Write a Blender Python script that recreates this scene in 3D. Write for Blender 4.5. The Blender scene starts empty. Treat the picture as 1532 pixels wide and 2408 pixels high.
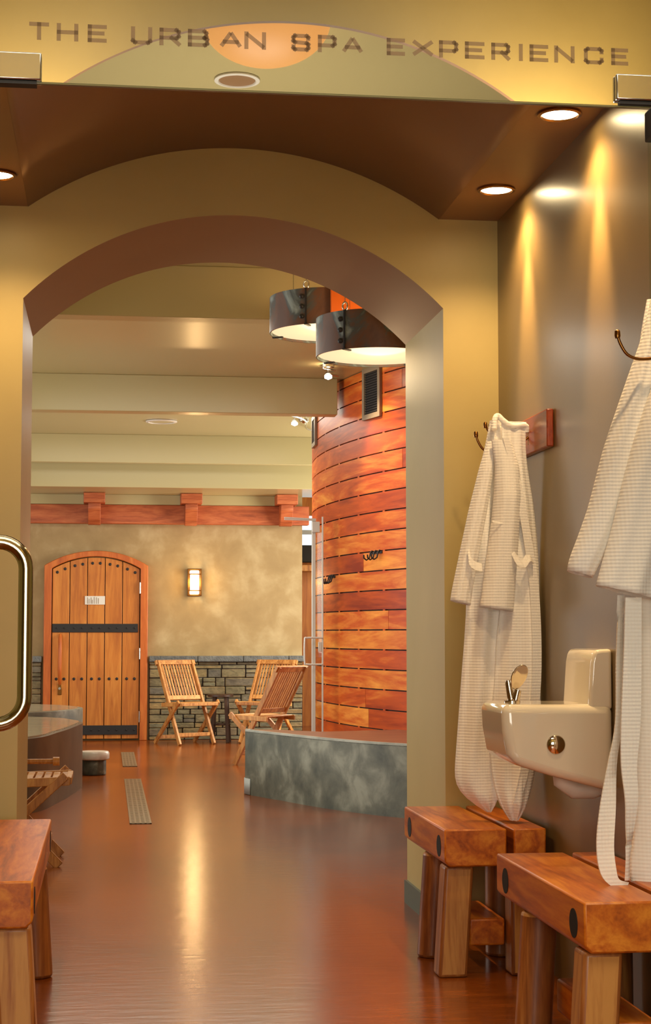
import bpy, bmesh, math, random
from mathutils import Vector, Matrix
random.seed(7)
R = math.radians
PI = math.pi
S = bpy.context.scene
col = S.collection

# ------------------------------------------------------------------ camera
F = 4000.0; EYE = 1.2
TH = math.atan(.0715); PS = math.atan(.12867)
cd = bpy.data.cameras.new('camera'); cam = bpy.data.objects.new('camera', cd); col.objects.link(cam)
cd.sensor_fit = 'HORIZONTAL'; cd.sensor_width = 36; cd.lens = F / 1532 * 36
cd.clip_start = .05; cd.clip_end = 200
cam.location = (0, 0, EYE); cam.rotation_euler = (PI / 2 + TH, 0, -PS)
S.camera = cam

def at(px, py, X=None, Y=None, Z=None):
    a = (px - 766) / F; b = (1204 - py) / F
    f = math.cos(TH) - b * math.sin(TH); u = math.sin(TH) + b * math.cos(TH)
    d = Vector((a * math.cos(PS) + f * math.sin(PS), -a * math.sin(PS) + f * math.cos(PS), u))
    t = X / d.x if X is not None else Y / d.y if Y is not None else (Z - EYE) / d.z
    return Vector((d.x * t, d.y * t, EYE + d.z * t))

# ------------------------------------------------------------------ world, exposure
S.view_settings.view_transform = 'Standard'; S.view_settings.look = 'None'
S.view_settings.gamma = 1; S.view_settings.use_curve_mapping = False
S.view_settings.exposure = 0.2
w = bpy.data.worlds.new('world'); S.world = w; w.use_nodes = True
w.node_tree.nodes['Background'].inputs[0].default_value = (.75, .88, 1, 1)
w.node_tree.nodes['Background'].inputs[1].default_value = 1.2

# ------------------------------------------------------------------ lights
def area(name, loc, target, sx, sy, power, color):
    l = bpy.data.lights.new(name, 'AREA'); l.shape = 'RECTANGLE'; l.size = sx; l.size_y = sy
    l.energy = power; l.color = color
    o = bpy.data.objects.new(name, l); col.objects.link(o); o.location = loc
    o.rotation_euler = (Vector(target) - Vector(loc)).to_track_quat('-Z', 'Y').to_euler()
    return o
def spot(name, loc, target, power, color, ang=90, blend=.6, r=.04):
    l = bpy.data.lights.new(name, 'SPOT'); l.energy = power; l.color = color
    l.spot_size = R(ang); l.spot_blend = blend; l.shadow_soft_size = r
    o = bpy.data.objects.new(name, l); col.objects.link(o); o.location = loc
    o.rotation_euler = (Vector(target) - Vector(loc)).to_track_quat('-Z', 'Y').to_euler()
    return o
def point(name, loc, power, color, r=.05):
    l = bpy.data.lights.new(name, 'POINT'); l.energy = power; l.color = color; l.shadow_soft_size = r
    o = bpy.data.objects.new(name, l); col.objects.link(o); o.location = loc
    return o
WARM = (1, .66, .32); DAY = (.86, .95, 1); SOFT = (1, .9, .74)
area('spa_left_fill', (-4.3, 12.5, 1.9), (0, 13, 1.2), 7, 1.9, 200, (1, .96, .86))  # unseen area light added to brighten the pool water and the room
area('daylight_seating_window', (3.9, 17.4, 1.9), (1, 17.2, .7), 2.4, 2.0, 190, (1, .93, .8))
area('spa_overhead_fill', (.4, 11.6, 3.27), (.4, 11.6, 0), 2.2, 1.6, 44, (1, .95, .82))  # added fill just under the closed ceiling, no skylight there
area('seating_overhead_fill', (.6, 15.9, 3.27), (.6, 15.9, 0), 3, 1.6, 62, (1, .94, .8))  # added soft fill over the chairs, below a solid ceiling
area('lobby_front_fill', (.1, -.45, 1.5), (.7, 6.7, 3.4), 1.7, 1.5, 66, (1, .95, .82))  # added fill behind the camera, aimed up at vault and arch wall
area('lobby_overhead_fill', (.8, 1.6, 4.6), (.8, 1.6, 0), 3, 2.5, 105, SOFT)  # unseen light added so the lobby shows in the transom reflection
area('lobby_back_fill', (.8, -3.4, 2.2), (.8, -3.2, 5), 2.4, 2.0, 95, SOFT)  # added upward fill for the mirrored lobby ceiling, without a fixture
point('recess_fill', (3.3, 21, 2.0), 40, (1, .8, .5), .2)  # added point light that warms the recess boards, no fixture

# ------------------------------------------------------------------ mesh helpers
class MB:
    def __init__(self): self.v = []; self.f = []; self.m = []
    def add(self, vs, fs, mi=0):
        b = len(self.v); self.v += [tuple(x) for x in vs]
        self.f += [tuple(b + i for i in f) for f in fs]; self.m += [mi] * len(fs); return self
    def obox(self, c, ax, ay, az, mi=0):
        c = Vector(c); ax = Vector(ax); ay = Vector(ay); az = Vector(az)
        vs = [c + sx * ax + sy * ay + sz * az for sz in (-1, 1) for sy in (-1, 1) for sx in (-1, 1)]
        return self.add(vs, [(0, 2, 3, 1), (4, 5, 7, 6), (0, 1, 5, 4), (2, 6, 7, 3), (0, 4, 6, 2), (1, 3, 7, 5)], mi)
    def box(self, x0, x1, y0, y1, z0, z1, mi=0):
        return self.obox(((x0+x1)/2, (y0+y1)/2, (z0+z1)/2), ((x1-x0)/2, 0, 0), (0, (y1-y0)/2, 0), (0, 0, (z1-z0)/2), mi)
    def bar(self, p, q, wd, ht, side=(1, 0, 0), mi=0):
        p = Vector(p); q = Vector(q); d = q - p
        s = Vector(side); s = (s - d * s.dot(d) / d.length_squared).normalized()
        n = d.normalized().cross(s)
        return self.obox((p + q) / 2, s * wd / 2, n * ht / 2, d / 2, mi)
    def tube(self, pts, r, n=12, caps=True, mi=0, closed=False):
        pts = [Vector(p) for p in pts]; k = len(pts)
        rr = r if isinstance(r, (list, tuple)) else [r] * k
        vs = []; ref = None
        for i, p in enumerate(pts):
            if closed: t = (pts[(i + 1) % k] - pts[i - 1]).normalized()
            else: t = (pts[min(i + 1, k - 1)] - pts[max(i - 1, 0)]).normalized()
            if ref is None: ref = t.orthogonal().normalized()
            a = (ref - t * ref.dot(t)).normalized(); ref = a; b = t.cross(a)
            vs += [p + (a * math.cos(2*PI*j/n) + b * math.sin(2*PI*j/n)) * rr[i] for j in range(n)]
        fs = []
        for i in range(k if closed else k - 1):
            i2 = (i + 1) % k
            fs += [(i*n + j, i*n + (j+1) % n, i2*n + (j+1) % n, i2*n + j) for j in range(n)]
        if caps and not closed: fs += [tuple(range(n)), tuple((k-1)*n + j for j in range(n))]
        return self.add(vs, fs, mi)
    def lathe(self, prof, c=(0, 0, 0), n=32, M=None, mi=0):
        c = Vector(c); vs = []; fs = []
        for (r, z) in prof:
            for j in range(n):
                v = Vector((r * math.cos(2*PI*j/n), r * math.sin(2*PI*j/n), z))
                if M: v = M @ v
                vs.append(c + v)
        for i in range(len(prof) - 1):
            fs += [(i*n + j, i*n + (j+1) % n, (i+1)*n + (j+1) % n, (i+1)*n + j) for j in range(n)]
        fs += [tuple(range(n)), tuple((len(prof)-1)*n + j for j in range(n))]
        return self.add(vs, fs, mi)
    def prism(self, poly, fn, a, b, mi=0):
        """poly: 2D points, fn(u,v,w)->3D, extruded from w=a to w=b"""
        n = len(poly)
        vs = [fn(u, v, a) for u, v in poly] + [fn(u, v, b) for u, v in poly]
        fs = [tuple(range(n)), tuple(range(2*n - 1, n - 1, -1))] + [(i, (i+1) % n, n + (i+1) % n, n + i) for i in range(n)]
        return self.add(vs, fs, mi)
    def build(self, name, mat, parent=None, origin=(0, 0, 0), smooth=None, bevel=0, seg=2, sub=0, solid=0, weld=True):
        me = bpy.data.meshes.new(name); o = bpy.data.objects.new(name, me); col.objects.link(o)
        O = Vector(origin)
        bm = bmesh.new()
        vs = [bm.verts.new(Vector(v) - O) for v in self.v]
        for f, mi in zip(self.f, self.m):
            try:
                ff = bm.faces.new([vs[i] for i in f]); ff.material_index = mi
            except ValueError: pass
        bmesh.ops.remove_doubles(bm, verts=bm.verts, dist=1e-6)
        bmesh.ops.recalc_face_normals(bm, faces=bm.faces)
        bm.to_mesh(me); bm.free()
        for m in (mat if isinstance(mat, (list, tuple)) else [mat]): me.materials.append(m)
        if smooth is not None:
            for p in me.polygons: p.use_smooth = True
            me.set_sharp_from_angle(angle=R(smooth))
        if solid:
            md = o.modifiers.new('thickness', 'SOLIDIFY'); md.thickness = solid; md.offset = 0
        if bevel:
            md = o.modifiers.new('bevel', 'BEVEL'); md.width = bevel; md.segments = seg; md.limit_method = 'ANGLE'; md.angle_limit = R(35)
            if smooth is None:
                for p in me.polygons: p.use_smooth = True
                me.set_sharp_from_angle(angle=R(80))
        if sub:
            md = o.modifiers.new('subdivision', 'SUBSURF'); md.levels = sub; md.render_levels = sub
        if parent: o.parent = parent
        else: o.location = O
        return o

def tag(o, label, cat, group=None):
    o['label'] = label; o['category'] = cat
    if group: o['group'] = group
    return o
def thing(name, label, cat, loc=(0, 0, 0), rz=0, group=None):
    o = bpy.data.objects.new(name, None); col.objects.link(o); o.empty_display_size = .1
    o.location = loc; o.rotation_euler = (0, 0, rz)
    return tag(o, label, cat, group)
def struct(o, label=None):
    o['kind'] = 'structure'
    if label: o['label'] = label
    return o
def dup(root, loc, rz, label, group=None):
    r = root.copy(); col.objects.link(r); r.location = loc; r.rotation_euler = (0, 0, rz); r['label'] = label
    if group: r['group'] = group
    for ch in list(root.children):
        c = ch.copy(); col.objects.link(c); c.parent = r
        for g in list(ch.children):
            d = g.copy(); col.objects.link(d); d.parent = c
    return r
def XZ(u, v, w_): return (u, w_, v)
def YZ(u, v, w_): return (w_, u, v)
def XY(u, v, w_): return (u, v, w_)

# ------------------------------------------------------------------ materials
def hexc(r, g, b):
    f = lambda c: (c/255)/12.92 if c/255 <= .04045 else ((c/255 + .055)/1.055)**2.4
    return (f(r), f(g), f(b), 1)
def new_mat(name):
    m = bpy.data.materials.new(name); m.use_nodes = True; nt = m.node_tree
    return m, nt, nt.nodes['Principled BSDF']
def ramp(nt, stops):
    n = nt.nodes.new('ShaderNodeValToRGB'); e = n.color_ramp.elements
    e[0].position, e[0].color = stops[0]; e[1].position, e[1].color = stops[-1]
    for p, c in stops[1:-1]:
        x = e.new(p); x.color = c
    return n
def coords(nt, scale=(1, 1, 1), kind='Object'):
    t = nt.nodes.new('ShaderNodeTexCoord'); mp = nt.nodes.new('ShaderNodeMapping')
    mp.inputs['Scale'].default_value = scale
    nt.links.new(t.outputs[kind], mp.inputs['Vector']); return mp
def noise(nt, vec, scale, detail=4, dist=0, rough=.55):
    n = nt.nodes.new('ShaderNodeTexNoise'); n.inputs['Scale'].default_value = scale
    n.inputs['Detail'].default_value = detail; n.inputs['Distortion'].default_value = dist; n.inputs['Roughness'].default_value = rough
    nt.links.new(vec.outputs[0], n.inputs['Vector']); return n
def bump(nt, b, hsock, strength, dist=.01):
    n = nt.nodes.new('ShaderNodeBump'); n.inputs['Strength'].default_value = strength; n.inputs['Distance'].default_value = dist
    nt.links.new(hsock, n.inputs['Height']); nt.links.new(n.outputs[0], b.inputs['Normal']); return n
def plain(name, c, rough=.5, metal=0, coat=0, spec=.5, bumps=0, bscale=60):
    m, nt, b = new_mat(name)
    b.inputs['Base Color'].default_value = c; b.inputs['Roughness'].default_value = rough
    b.inputs['Metallic'].default_value = metal; b.inputs['Coat Weight'].default_value = coat
    b.inputs['Specular IOR Level'].default_value = spec
    if bumps:
        bump(nt, b, noise(nt, coords(nt), bscale, 3).outputs[0], bumps, .002)
    return m
def mottled(name, stops, scale=3, rough=.6, stretch=(1, 1, 1), detail=6, dist=.3, b_=.15, coat=0, bdist=.004, bscale=None, bstretch=None):
    m, nt, b = new_mat(name)
    mp = coords(nt, stretch); n = noise(nt, mp, scale, detail, dist)
    rp = ramp(nt, stops); nt.links.new(n.outputs[0], rp.inputs[0]); nt.links.new(rp.outputs[0], b.inputs['Base Color'])
    b.inputs['Roughness'].default_value = rough; b.inputs['Coat Weight'].default_value = coat
    b.inputs['Coat Roughness'].default_value = .22
    if b_:
        mp2 = coords(nt, bstretch or stretch); n2 = noise(nt, mp2, bscale or scale * 6, 4)
        bump(nt, b, n2.outputs[0], b_, bdist)
    return m
def wood(name, dark, mid, light, stretch, scale=6, rough=.45, island=0, coat=0, dist=1.2, span=.2):
    """stretch: small number along the grain axis"""
    m, nt, b = new_mat(name)
    mp = coords(nt, stretch)
    add = nt.nodes.new('ShaderNodeVectorMath'); add.operation = 'ADD'
    nt.links.new(mp.outputs[0], add.inputs[0])
    g = nt.nodes.new('ShaderNodeNewGeometry')
    mul = nt.nodes.new('ShaderNodeMath'); mul.operation = 'MULTIPLY'; mul.inputs[1].default_value = 37
    nt.links.new(g.outputs['Random Per Island'], mul.inputs[0]); nt.links.new(mul.outputs[0], add.inputs[1])
    n = noise(nt, add, scale, 5, dist); n2 = noise(nt, add, scale * 7, 3, .3)
    mx = nt.nodes.new('ShaderNodeMath'); mx.operation = 'MULTIPLY_ADD'; mx.inputs[1].default_value = .3
    nt.links.new(n2.outputs[0], mx.inputs[0]); nt.links.new(n.outputs[0], mx.inputs[2])
    sub = nt.nodes.new('ShaderNodeMath'); sub.operation = 'MULTIPLY_ADD'; sub.inputs[1].default_value = island; sub.inputs[2].default_value = -.15 - island / 2
    nt.links.new(g.outputs['Random Per Island'], sub.inputs[0])
    ad2 = nt.nodes.new('ShaderNodeMath'); ad2.operation = 'ADD'
    nt.links.new(mx.outputs[0], ad2.inputs[0]); nt.links.new(sub.outputs[0], ad2.inputs[1])
    rp = ramp(nt, [(.5 - span, dark), (.5, mid), (.5 + span, light)])
    nt.links.new(ad2.outputs[0], rp.inputs[0]); nt.links.new(rp.outputs[0], b.inputs['Base Color'])
    b.inputs['Roughness'].default_value = rough; b.inputs['Coat Weight'].default_value = coat; b.inputs['Coat Roughness'].default_value = .2
    bump(nt, b, n2.outputs[0], .15, .002)
    return m
def emit(name, c, s):
    m, nt, b = new_mat(name)
    b.inputs['Base Color'].default_value = (c[0]*.25, c[1]*.25, c[2]*.25, 1); b.inputs['Emission Color'].default_value = c; b.inputs['Emission Strength'].default_value = s
    return m

M = {}
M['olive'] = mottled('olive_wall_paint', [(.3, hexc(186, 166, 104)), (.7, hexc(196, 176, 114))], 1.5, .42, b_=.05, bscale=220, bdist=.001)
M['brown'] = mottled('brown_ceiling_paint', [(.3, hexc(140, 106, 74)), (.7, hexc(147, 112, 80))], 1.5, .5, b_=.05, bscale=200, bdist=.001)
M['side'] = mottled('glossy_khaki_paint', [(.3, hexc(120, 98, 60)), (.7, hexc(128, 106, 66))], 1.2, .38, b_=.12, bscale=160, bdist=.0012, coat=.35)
M['ceil'] = plain('pale_olive_ceiling_paint', hexc(188, 176, 128), .25)
M['plaster'] = mottled('mottled_plaster', [(.28, hexc(146, 122, 80)), (.5, hexc(160, 136, 92)), (.72, hexc(182, 162, 120))], 3.4, .7, detail=9, dist=.25, b_=.2)
M['concrete'] = mottled('grey_green_concrete', [(.34, hexc(70, 74, 64)), (.5, hexc(100, 102, 88)), (.66, hexc(142, 144, 128))], 4.5, .5, detail=9, dist=.3, b_=.2)
M['tubwall'] = mottled('brown_grey_concrete', [(.3, hexc(72, 60, 44)), (.7, hexc(98, 84, 62))], 4, .4, detail=8, b_=.1)
M['edge'] = mottled('pale_concrete_edge', [(.3, hexc(140, 144, 134)), (.7, hexc(180, 182, 170))], 6, .6)
M['deck'] = mottled('brown_deck', [(.3, hexc(120, 76, 54)), (.7, hexc(146, 96, 68))], 4, .35, stretch=(1, 3, 1), b_=.05)
M['baseb'] = plain('grey_green_baseboard', hexc(84, 92, 76), .5)
M['padauk'] = wood('red_plank_wood', hexc(130, 38, 8), hexc(190, 78, 18), hexc(232, 150, 60), (.32, .32, 2.6), 2.2, .4, island=.42, coat=.08, dist=2.2, span=.34)
M['gap'] = plain('dark_gap', hexc(30, 16, 10), .8)
M['beam'] = wood('red_fir_beam', hexc(140, 66, 32), hexc(176, 90, 48), hexc(196, 112, 64), (.6, 4, 4), 3, .5)
M['door'] = wood('honey_fir_door', hexc(170, 96, 32), hexc(194, 118, 42), hexc(208, 136, 56), (6, 6, .5), 2.2, .45, island=.16)
M['dframe'] = wood('orange_fir_frame', hexc(166, 80, 26), hexc(190, 98, 34), hexc(206, 118, 48), (5, 5, .6), 2, .45, island=.1)
M['teak'] = wood('teak', hexc(150, 94, 42), hexc(188, 128, 64), hexc(212, 158, 90), (6, 6, .8), 4, .45, island=.3)
M['darkwood'] = wood('dark_stool_wood', hexc(40, 24, 14), hexc(58, 36, 22), hexc(74, 48, 30), (6, 6, 1), 4, .4)
M['bench'] = wood('oiled_cedar_timber', hexc(140, 62, 12), hexc(194, 100, 20), hexc(222, 136, 40), (7, .8, 7), 1.6, .4, island=.12, coat=.06)
M['leg'] = wood('cedar_leg', hexc(120, 64, 28), hexc(164, 100, 46), hexc(200, 142, 74), (7, 7, .7), 1.8, .42, island=.4, coat=.1)
M['board'] = wood('rack_board_wood', hexc(110, 38, 14), hexc(140, 56, 24), hexc(160, 72, 34), (5, .8, 5), 3, .35, coat=.2)
M['steel'] = plain('brushed_steel', hexc(188, 186, 180), .22, 1)
M['chrome'] = plain('chrome', hexc(215, 205, 190), .07, 1)
M['pull'] = plain('polished_pull_steel', hexc(176, 160, 128), .14, 1)
M['bronze'] = plain('aged_bronze', hexc(140, 96, 48), .3, 1)
M['iron'] = plain('black_iron', hexc(44, 42, 42), .55, .3, bumps=.3)
M['alu'] = plain('satin_aluminium', hexc(214, 216, 212), .35, .25)
M['white'] = plain('white_plastic', hexc(225, 222, 212), .4)
M['porc'] = plain('cream_porcelain', hexc(232, 222, 200), .09, 0, coat=.6)
M['stonetop'] = mottled('pale_stone', [(.3, hexc(196, 192, 178)), (.7, hexc(224, 222, 210))], 12, .3)
M['capstone'] = mottled('blue_grey_capstone', [(.3, hexc(82, 84, 84)), (.7, hexc(118, 120, 116))], 9, .8, b_=.8, bdist=.02)
M['grate'] = plain('grate_metal', hexc(150, 138, 112), .35, .6)
M['gratehole'] = plain('grate_slot', hexc(60, 40, 26), .7)
M['rubber'] = plain('grey_pad', hexc(168, 174, 172), .5)
M['orange'] = plain('orange_lacquer_panel', hexc(214, 100, 20), .4)
M['vent'] = plain('vent_metal', hexc(140, 124, 104), .45, .3)
M['ventdark'] = plain('vent_dark', hexc(22, 18, 16), .8)
M['stool_base'] = mottled('dark_stone', [(.3, hexc(52, 52, 42)), (.6, hexc(84, 86, 70)), (.8, hexc(150, 150, 130))], 16, .5)

def rust():
    m, nt, b = new_mat('rusted_blue_steel')
    n = noise(nt, coords(nt), 5, 8, .8); rp = ramp(nt, [(.34, hexc(96, 66, 50)), (.45, hexc(110, 76, 58)), (.52, hexc(78, 86, 86)), (.62, hexc(150, 164, 162))])
    nt.links.new(n.outputs[0], rp.inputs[0]); nt.links.new(rp.outputs[0], b.inputs['Base Color'])
    b.inputs['Roughness'].default_value = .45; b.inputs['Metallic'].default_value = .1
    bump(nt, b, n.outputs[0], .2, .004); return m
M['rust'] = rust()
def stones():
    m, nt, b = new_mat('ledge_stone')
    g = nt.nodes.new('ShaderNodeNewGeometry')
    rp = ramp(nt, [(0, hexc(102, 100, 82)), (.2, hexc(148, 128, 84)), (.4, hexc(120, 120, 98)), (.6, hexc(166, 138, 88)), (.8, hexc(104, 100, 90)), (1, hexc(146, 134, 104))])
    nt.links.new(g.outputs['Random Per Island'], rp.inputs[0])
    n = noise(nt, coords(nt, (1, 1, 2)), 14, 8, .5); rp2 = ramp(nt, [(.3, (.55, .55, .55, 1)), (.7, (1.15, 1.12, 1.05, 1))])
    nt.links.new(n.outputs[0], rp2.inputs[0])
    mx = nt.nodes.new('ShaderNodeMix'); mx.data_type = 'RGBA'; mx.blend_type = 'MULTIPLY'; mx.inputs[0].default_value = 1
    nt.links.new(rp.outputs[0], mx.inputs[6]); nt.links.new(rp2.outputs[0], mx.inputs[7]); nt.links.new(mx.outputs[2], b.inputs['Base Color'])
    b.inputs['Roughness'].default_value = .8; bump(nt, b, n.outputs[0], .8, .015); return m
M['stones'] = stones()
def floor_mat():
    m, nt, b = new_mat('stained_concrete_floor')
    n = noise(nt, coords(nt, (1, .55, 1)), 1.1, 8, 1.0); n2 = noise(nt, coords(nt, (1, 3.5, 1)), 9, 6, .6)
    rp = ramp(nt, [(.25, hexc(106, 52, 16)), (.5, hexc(136, 68, 20)), (.75, hexc(156, 84, 30))])
    nt.links.new(n.outputs[0], rp.inputs[0])
    rp2 = ramp(nt, [(.3, (.78, .76, .74, 1)), (.7, (1.1, 1.1, 1.1, 1))]); nt.links.new(n2.outputs[0], rp2.inputs[0])
    mx = nt.nodes.new('ShaderNodeMix'); mx.data_type = 'RGBA'; mx.blend_type = 'MULTIPLY'; mx.inputs[0].default_value = 1
    nt.links.new(rp.outputs[0], mx.inputs[6]); nt.links.new(rp2.outputs[0], mx.inputs[7]); nt.links.new(mx.outputs[2], b.inputs['Base Color'])
    b.inputs['Roughness'].default_value = .19; b.inputs['Specular IOR Level'].default_value = .38
    n3 = noise(nt, coords(nt, (.7, 2.6, 1)), 9, 5, .4); bump(nt, b, n3.outputs[0], .09, .01)
    return m
M['floor'] = floor_mat()
def waffle():
    m, nt, b = new_mat('white_waffle_cotton')
    b.inputs['Base Color'].default_value = hexc(252, 248, 240); b.inputs['Roughness'].default_value = .9
    b.inputs['Sheen Weight'].default_value = .2; b.inputs['Subsurface Weight'].default_value = .0
    c = coords(nt); hs = []
    for d in ('X', 'Z'):
        wv = nt.nodes.new('ShaderNodeTexWave'); wv.wave_type = 'BANDS'; wv.bands_direction = d
        wv.inputs['Scale'].default_value = 32 if d == 'X' else 30; nt.links.new(c.outputs[0], wv.inputs['Vector']); hs.append(wv)
    ad = nt.nodes.new('ShaderNodeMath'); ad.operation = 'MULTIPLY_ADD'; ad.inputs[1].default_value = 1.8
    nt.links.new(hs[1].outputs['Fac'], ad.inputs[0]); nt.links.new(hs[0].outputs['Fac'], ad.inputs[2])
    bump(nt, b, ad.outputs[0], .24, .002); return m
M['robe'] = waffle()
def glass(name, refl, tint=(1, 1, 1, 1)):
    m = bpy.data.materials.new(name); m.use_nodes = True; nt = m.node_tree; nt.nodes.clear()
    o = nt.nodes.new('ShaderNodeOutputMaterial'); mx = nt.nodes.new('ShaderNodeMixShader'); mx.inputs[0].default_value = refl
    t = nt.nodes.new('ShaderNodeBsdfTransparent'); t.inputs[0].default_value = tint
    g = nt.nodes.new('ShaderNodeBsdfGlossy'); g.inputs['Roughness'].default_value = 0
    nt.links.new(t.outputs[0], mx.inputs[1]); nt.links.new(g.outputs[0], mx.inputs[2]); nt.links.new(mx.outputs[0], o.inputs[0])
    return m
M['mirrorglass'] = glass('reflective_transom_glass', .82)
M['glass'] = glass('clear_door_glass', .025, (.9, .95, .93, 1))
def letter():
    m = bpy.data.materials.new('etched_brown_lettering'); m.use_nodes = True; nt = m.node_tree
    b = nt.nodes['Principled BSDF']; b.inputs['Base Color'].default_value = hexc(136, 104, 72); b.inputs['Roughness'].default_value = .4
    o = nt.nodes['Material Output']; t = nt.nodes.new('ShaderNodeBsdfTransparent'); mx = nt.nodes.new('ShaderNodeMixShader'); mx.inputs[0].default_value = .55
    nt.links.new(t.outputs[0], mx.inputs[1]); nt.links.new(b.outputs[0], mx.inputs[2]); nt.links.new(mx.outputs[0], o.inputs[0]); return m
M['letter'] = letter()
def water():
    m, nt, b = new_mat('still_pool_water')
    b.inputs['Base Color'].default_value = hexc(150, 142, 118); b.inputs['Roughness'].default_value = .1; b.inputs['Specular IOR Level'].default_value = .6
    n = noise(nt, coords(nt, (.5, 5, 1)), 3, 3, .4); bump(nt, b, n.outputs[0], .5, .02); return m
M['water'] = water()
M['bulb'] = emit('lit_downlight', (1, .76, .4, 1), 42)
M['drumglow'] = emit('lit_drum_diffuser', (1, .72, .42, 1), .9)
M['sconce'] = emit('lit_sconce_glass', (1, .74, .38, 1), 5)
M['tracklamp'] = emit('lit_track_lamp', (1, .8, .6, 1), 25)
M['bowl'] = emit('lit_bowl_glass', (1, .46, .13, 1), .78)
M['sky'] = emit('bright_sky', (.7, .88, 1, 1), 1.6)

# ------------------------------------------------------------------ floor
YA, YF = 6.73, 7.61          # near and far face of the arch wall
XC = .505
struct(MB().box(-5, 7.5, -5.5, 23, -.1, 0).build('floor', M['floor']), 'glossy reddish brown stained concrete floor')

def arc(cx, a, z0, rise, n=48):
    rad = (a*a + rise*rise) / (2*rise); zc = z0 + rise - rad; t0 = math.asin(a / rad)
    return [(cx + rad*math.sin(-t0 + 2*t0*i/n), zc + rad*math.cos(-t0 + 2*t0*i/n)) for i in range(n + 1)]

def arch_wall(name, cx, a, z0, rise, ya, yb, x0, x1, ztop, mats, zbot=0.0):
    A = arc(cx, a, z0, rise); mb = MB()
    for y in (ya, yb):
        mb.add([(x0, y, zbot), (A[0][0], y, zbot), (A[0][0], y, A[0][1]), (x0, y, A[0][1])], [(0, 1, 2, 3)])
        mb.add([(A[-1][0], y, zbot), (x1, y, zbot), (x1, y, A[-1][1]), (A[-1][0], y, A[-1][1])], [(0, 1, 2, 3)])
        mb.add([(x0, y, A[0][1]), (A[0][0], y, A[0][1]), (A[0][0], y, ztop), (x0, y, ztop)], [(0, 1, 2, 3)])
        mb.add([(A[-1][0], y, A[-1][1]), (x1, y, A[-1][1]), (x1, y, ztop), (A[-1][0], y, ztop)], [(0, 1, 2, 3)])
        for p, q in zip(A[:-1], A[1:]):
            mb.add([(p[0], y, p[1]), (q[0], y, q[1]), (q[0], y, ztop), (p[0], y, ztop)], [(0, 1, 2, 3)])
    for p, q in zip(A[:-1], A[1:]):
        mb.add([(p[0], ya, p[1]), (q[0], ya, q[1]), (q[0], yb, q[1]), (p[0], yb, p[1])], [(0, 1, 2, 3)], 1)
    for p in (A[0], A[-1]):
        mb.add([(p[0], ya, zbot), (p[0], yb, zbot), (p[0], yb, p[1]), (p[0], ya, p[1])], [(0, 1, 2, 3)])
    for x in (x0, x1): mb.add([(x, ya, zbot), (x, yb, zbot), (x, yb, ztop), (x, ya, ztop)], [(0, 1, 2, 3)])
    mb.add([(x0, ya, ztop), (x1, ya, ztop), (x1, yb, ztop), (x0, yb, ztop)], [(0, 1, 2, 3)])
    return mb.build(name, mats, smooth=25)
AX0, AX1 = -.337, 1.349
struct(arch_wall('wall_arch', (AX0 + AX1)/2, (AX1 - AX0)/2, 2.52, .358, YA, YF, -5, 7.5, 3.34, [M['olive'], M['brown']]), 'olive wall pierced by the large round-headed arch')

# corridor: side walls, soffits, vault
WR, WL, ZS = 1.577, -.56, 2.888
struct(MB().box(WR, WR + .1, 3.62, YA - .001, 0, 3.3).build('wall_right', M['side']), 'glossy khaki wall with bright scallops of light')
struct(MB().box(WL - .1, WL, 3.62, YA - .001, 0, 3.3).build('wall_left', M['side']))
V = arc(XC, .829, ZS, .266)
mb = MB()
for p, q in zip(V[:-1], V[1:]):
    mb.add([(p[0], 3.62, p[1]), (q[0], 3.62, q[1]), (q[0], YA - .001, q[1]), (p[0], YA - .001, p[1])], [(0, 1, 2, 3)])
struct(mb.build('ceiling_vault', M['brown'], smooth=25, solid=.004), 'brown barrel vault over the passage')
struct(MB().box(V[-1][0], WR, 3.62, YA - .001, ZS, ZS + .03).build('ceiling_right', M['brown']), 'brown soffit strip with recessed downlights')
struct(MB().box(WL, V[0][0], 3.62, YA - .001, ZS, ZS + .03).build('ceiling_left', M['brown']))
struct(MB().box(WL - .1, WR + .1, 3.62, YA - .001, 3.2, 3.3).build('ceiling_slab', M['brown']))
# baseboards around the right jamb
struct(MB().box(AX1 - .012, AX1 - .0005, YA, YF + .012, 0, .1).build('baseboard_right', M['baseb']))
struct(MB().box(AX0 + .0005, AX0 + .012, YA, YF + .012, 0, .1).build('baseboard_left', M['baseb']))

# spa room shell
CZ = 3.3
struct(MB().box(-5, 7.5, YF, 23, CZ, CZ + .1).build('ceiling', M['ceil']), 'pale olive ceiling between the dropped beams')
BZ = 3.0
for k, (y0, th, x1) in enumerate(((9.63, .15, 2.6), (13.8, .17, 1.875), (18.0, .09, 2.3))):
    struct(MB().box(-4.9, x1, y0, y0 + th, BZ, CZ).build('trim_%d' % (k + 1), M['ceil'], bevel=.004), ['nearest dropped pale olive ceiling beam', 'middle dropped pale olive ceiling beam', 'farthest dropped pale olive ceiling beam'][k])
YB = 19.5
zs = at(400, 1147, Y=18.4).z
struct(MB().box(-4.9, 2.9, 18.4, YB - .001, zs, CZ).box(-4.9, 2.15, YB - .13, YB - .001, at(400, 1190, Y=YB).z + .002, zs).build('ceiling_soffit', M['ceil'], bevel=.004), 'low pale bulkhead in front of the plaster wall')
XR = at(711, 1400, Y=YB).x
struct(MB().box(-5, XR, YB, YB + .2, 0, CZ).build('wall_back', M['plaster']), 'mottled sandy plaster wall at the back')
struct(MB().box(-5.1, -5, YF, 23, 0, .9).box(-5.1, -5, YF, 23, 2.9, CZ).build('wall_window_side', M['plaster']))
struct(MB().box(7.5, 7.6, YF, 23, 0, CZ).build('wall_far_right', M['plaster']))
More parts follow.
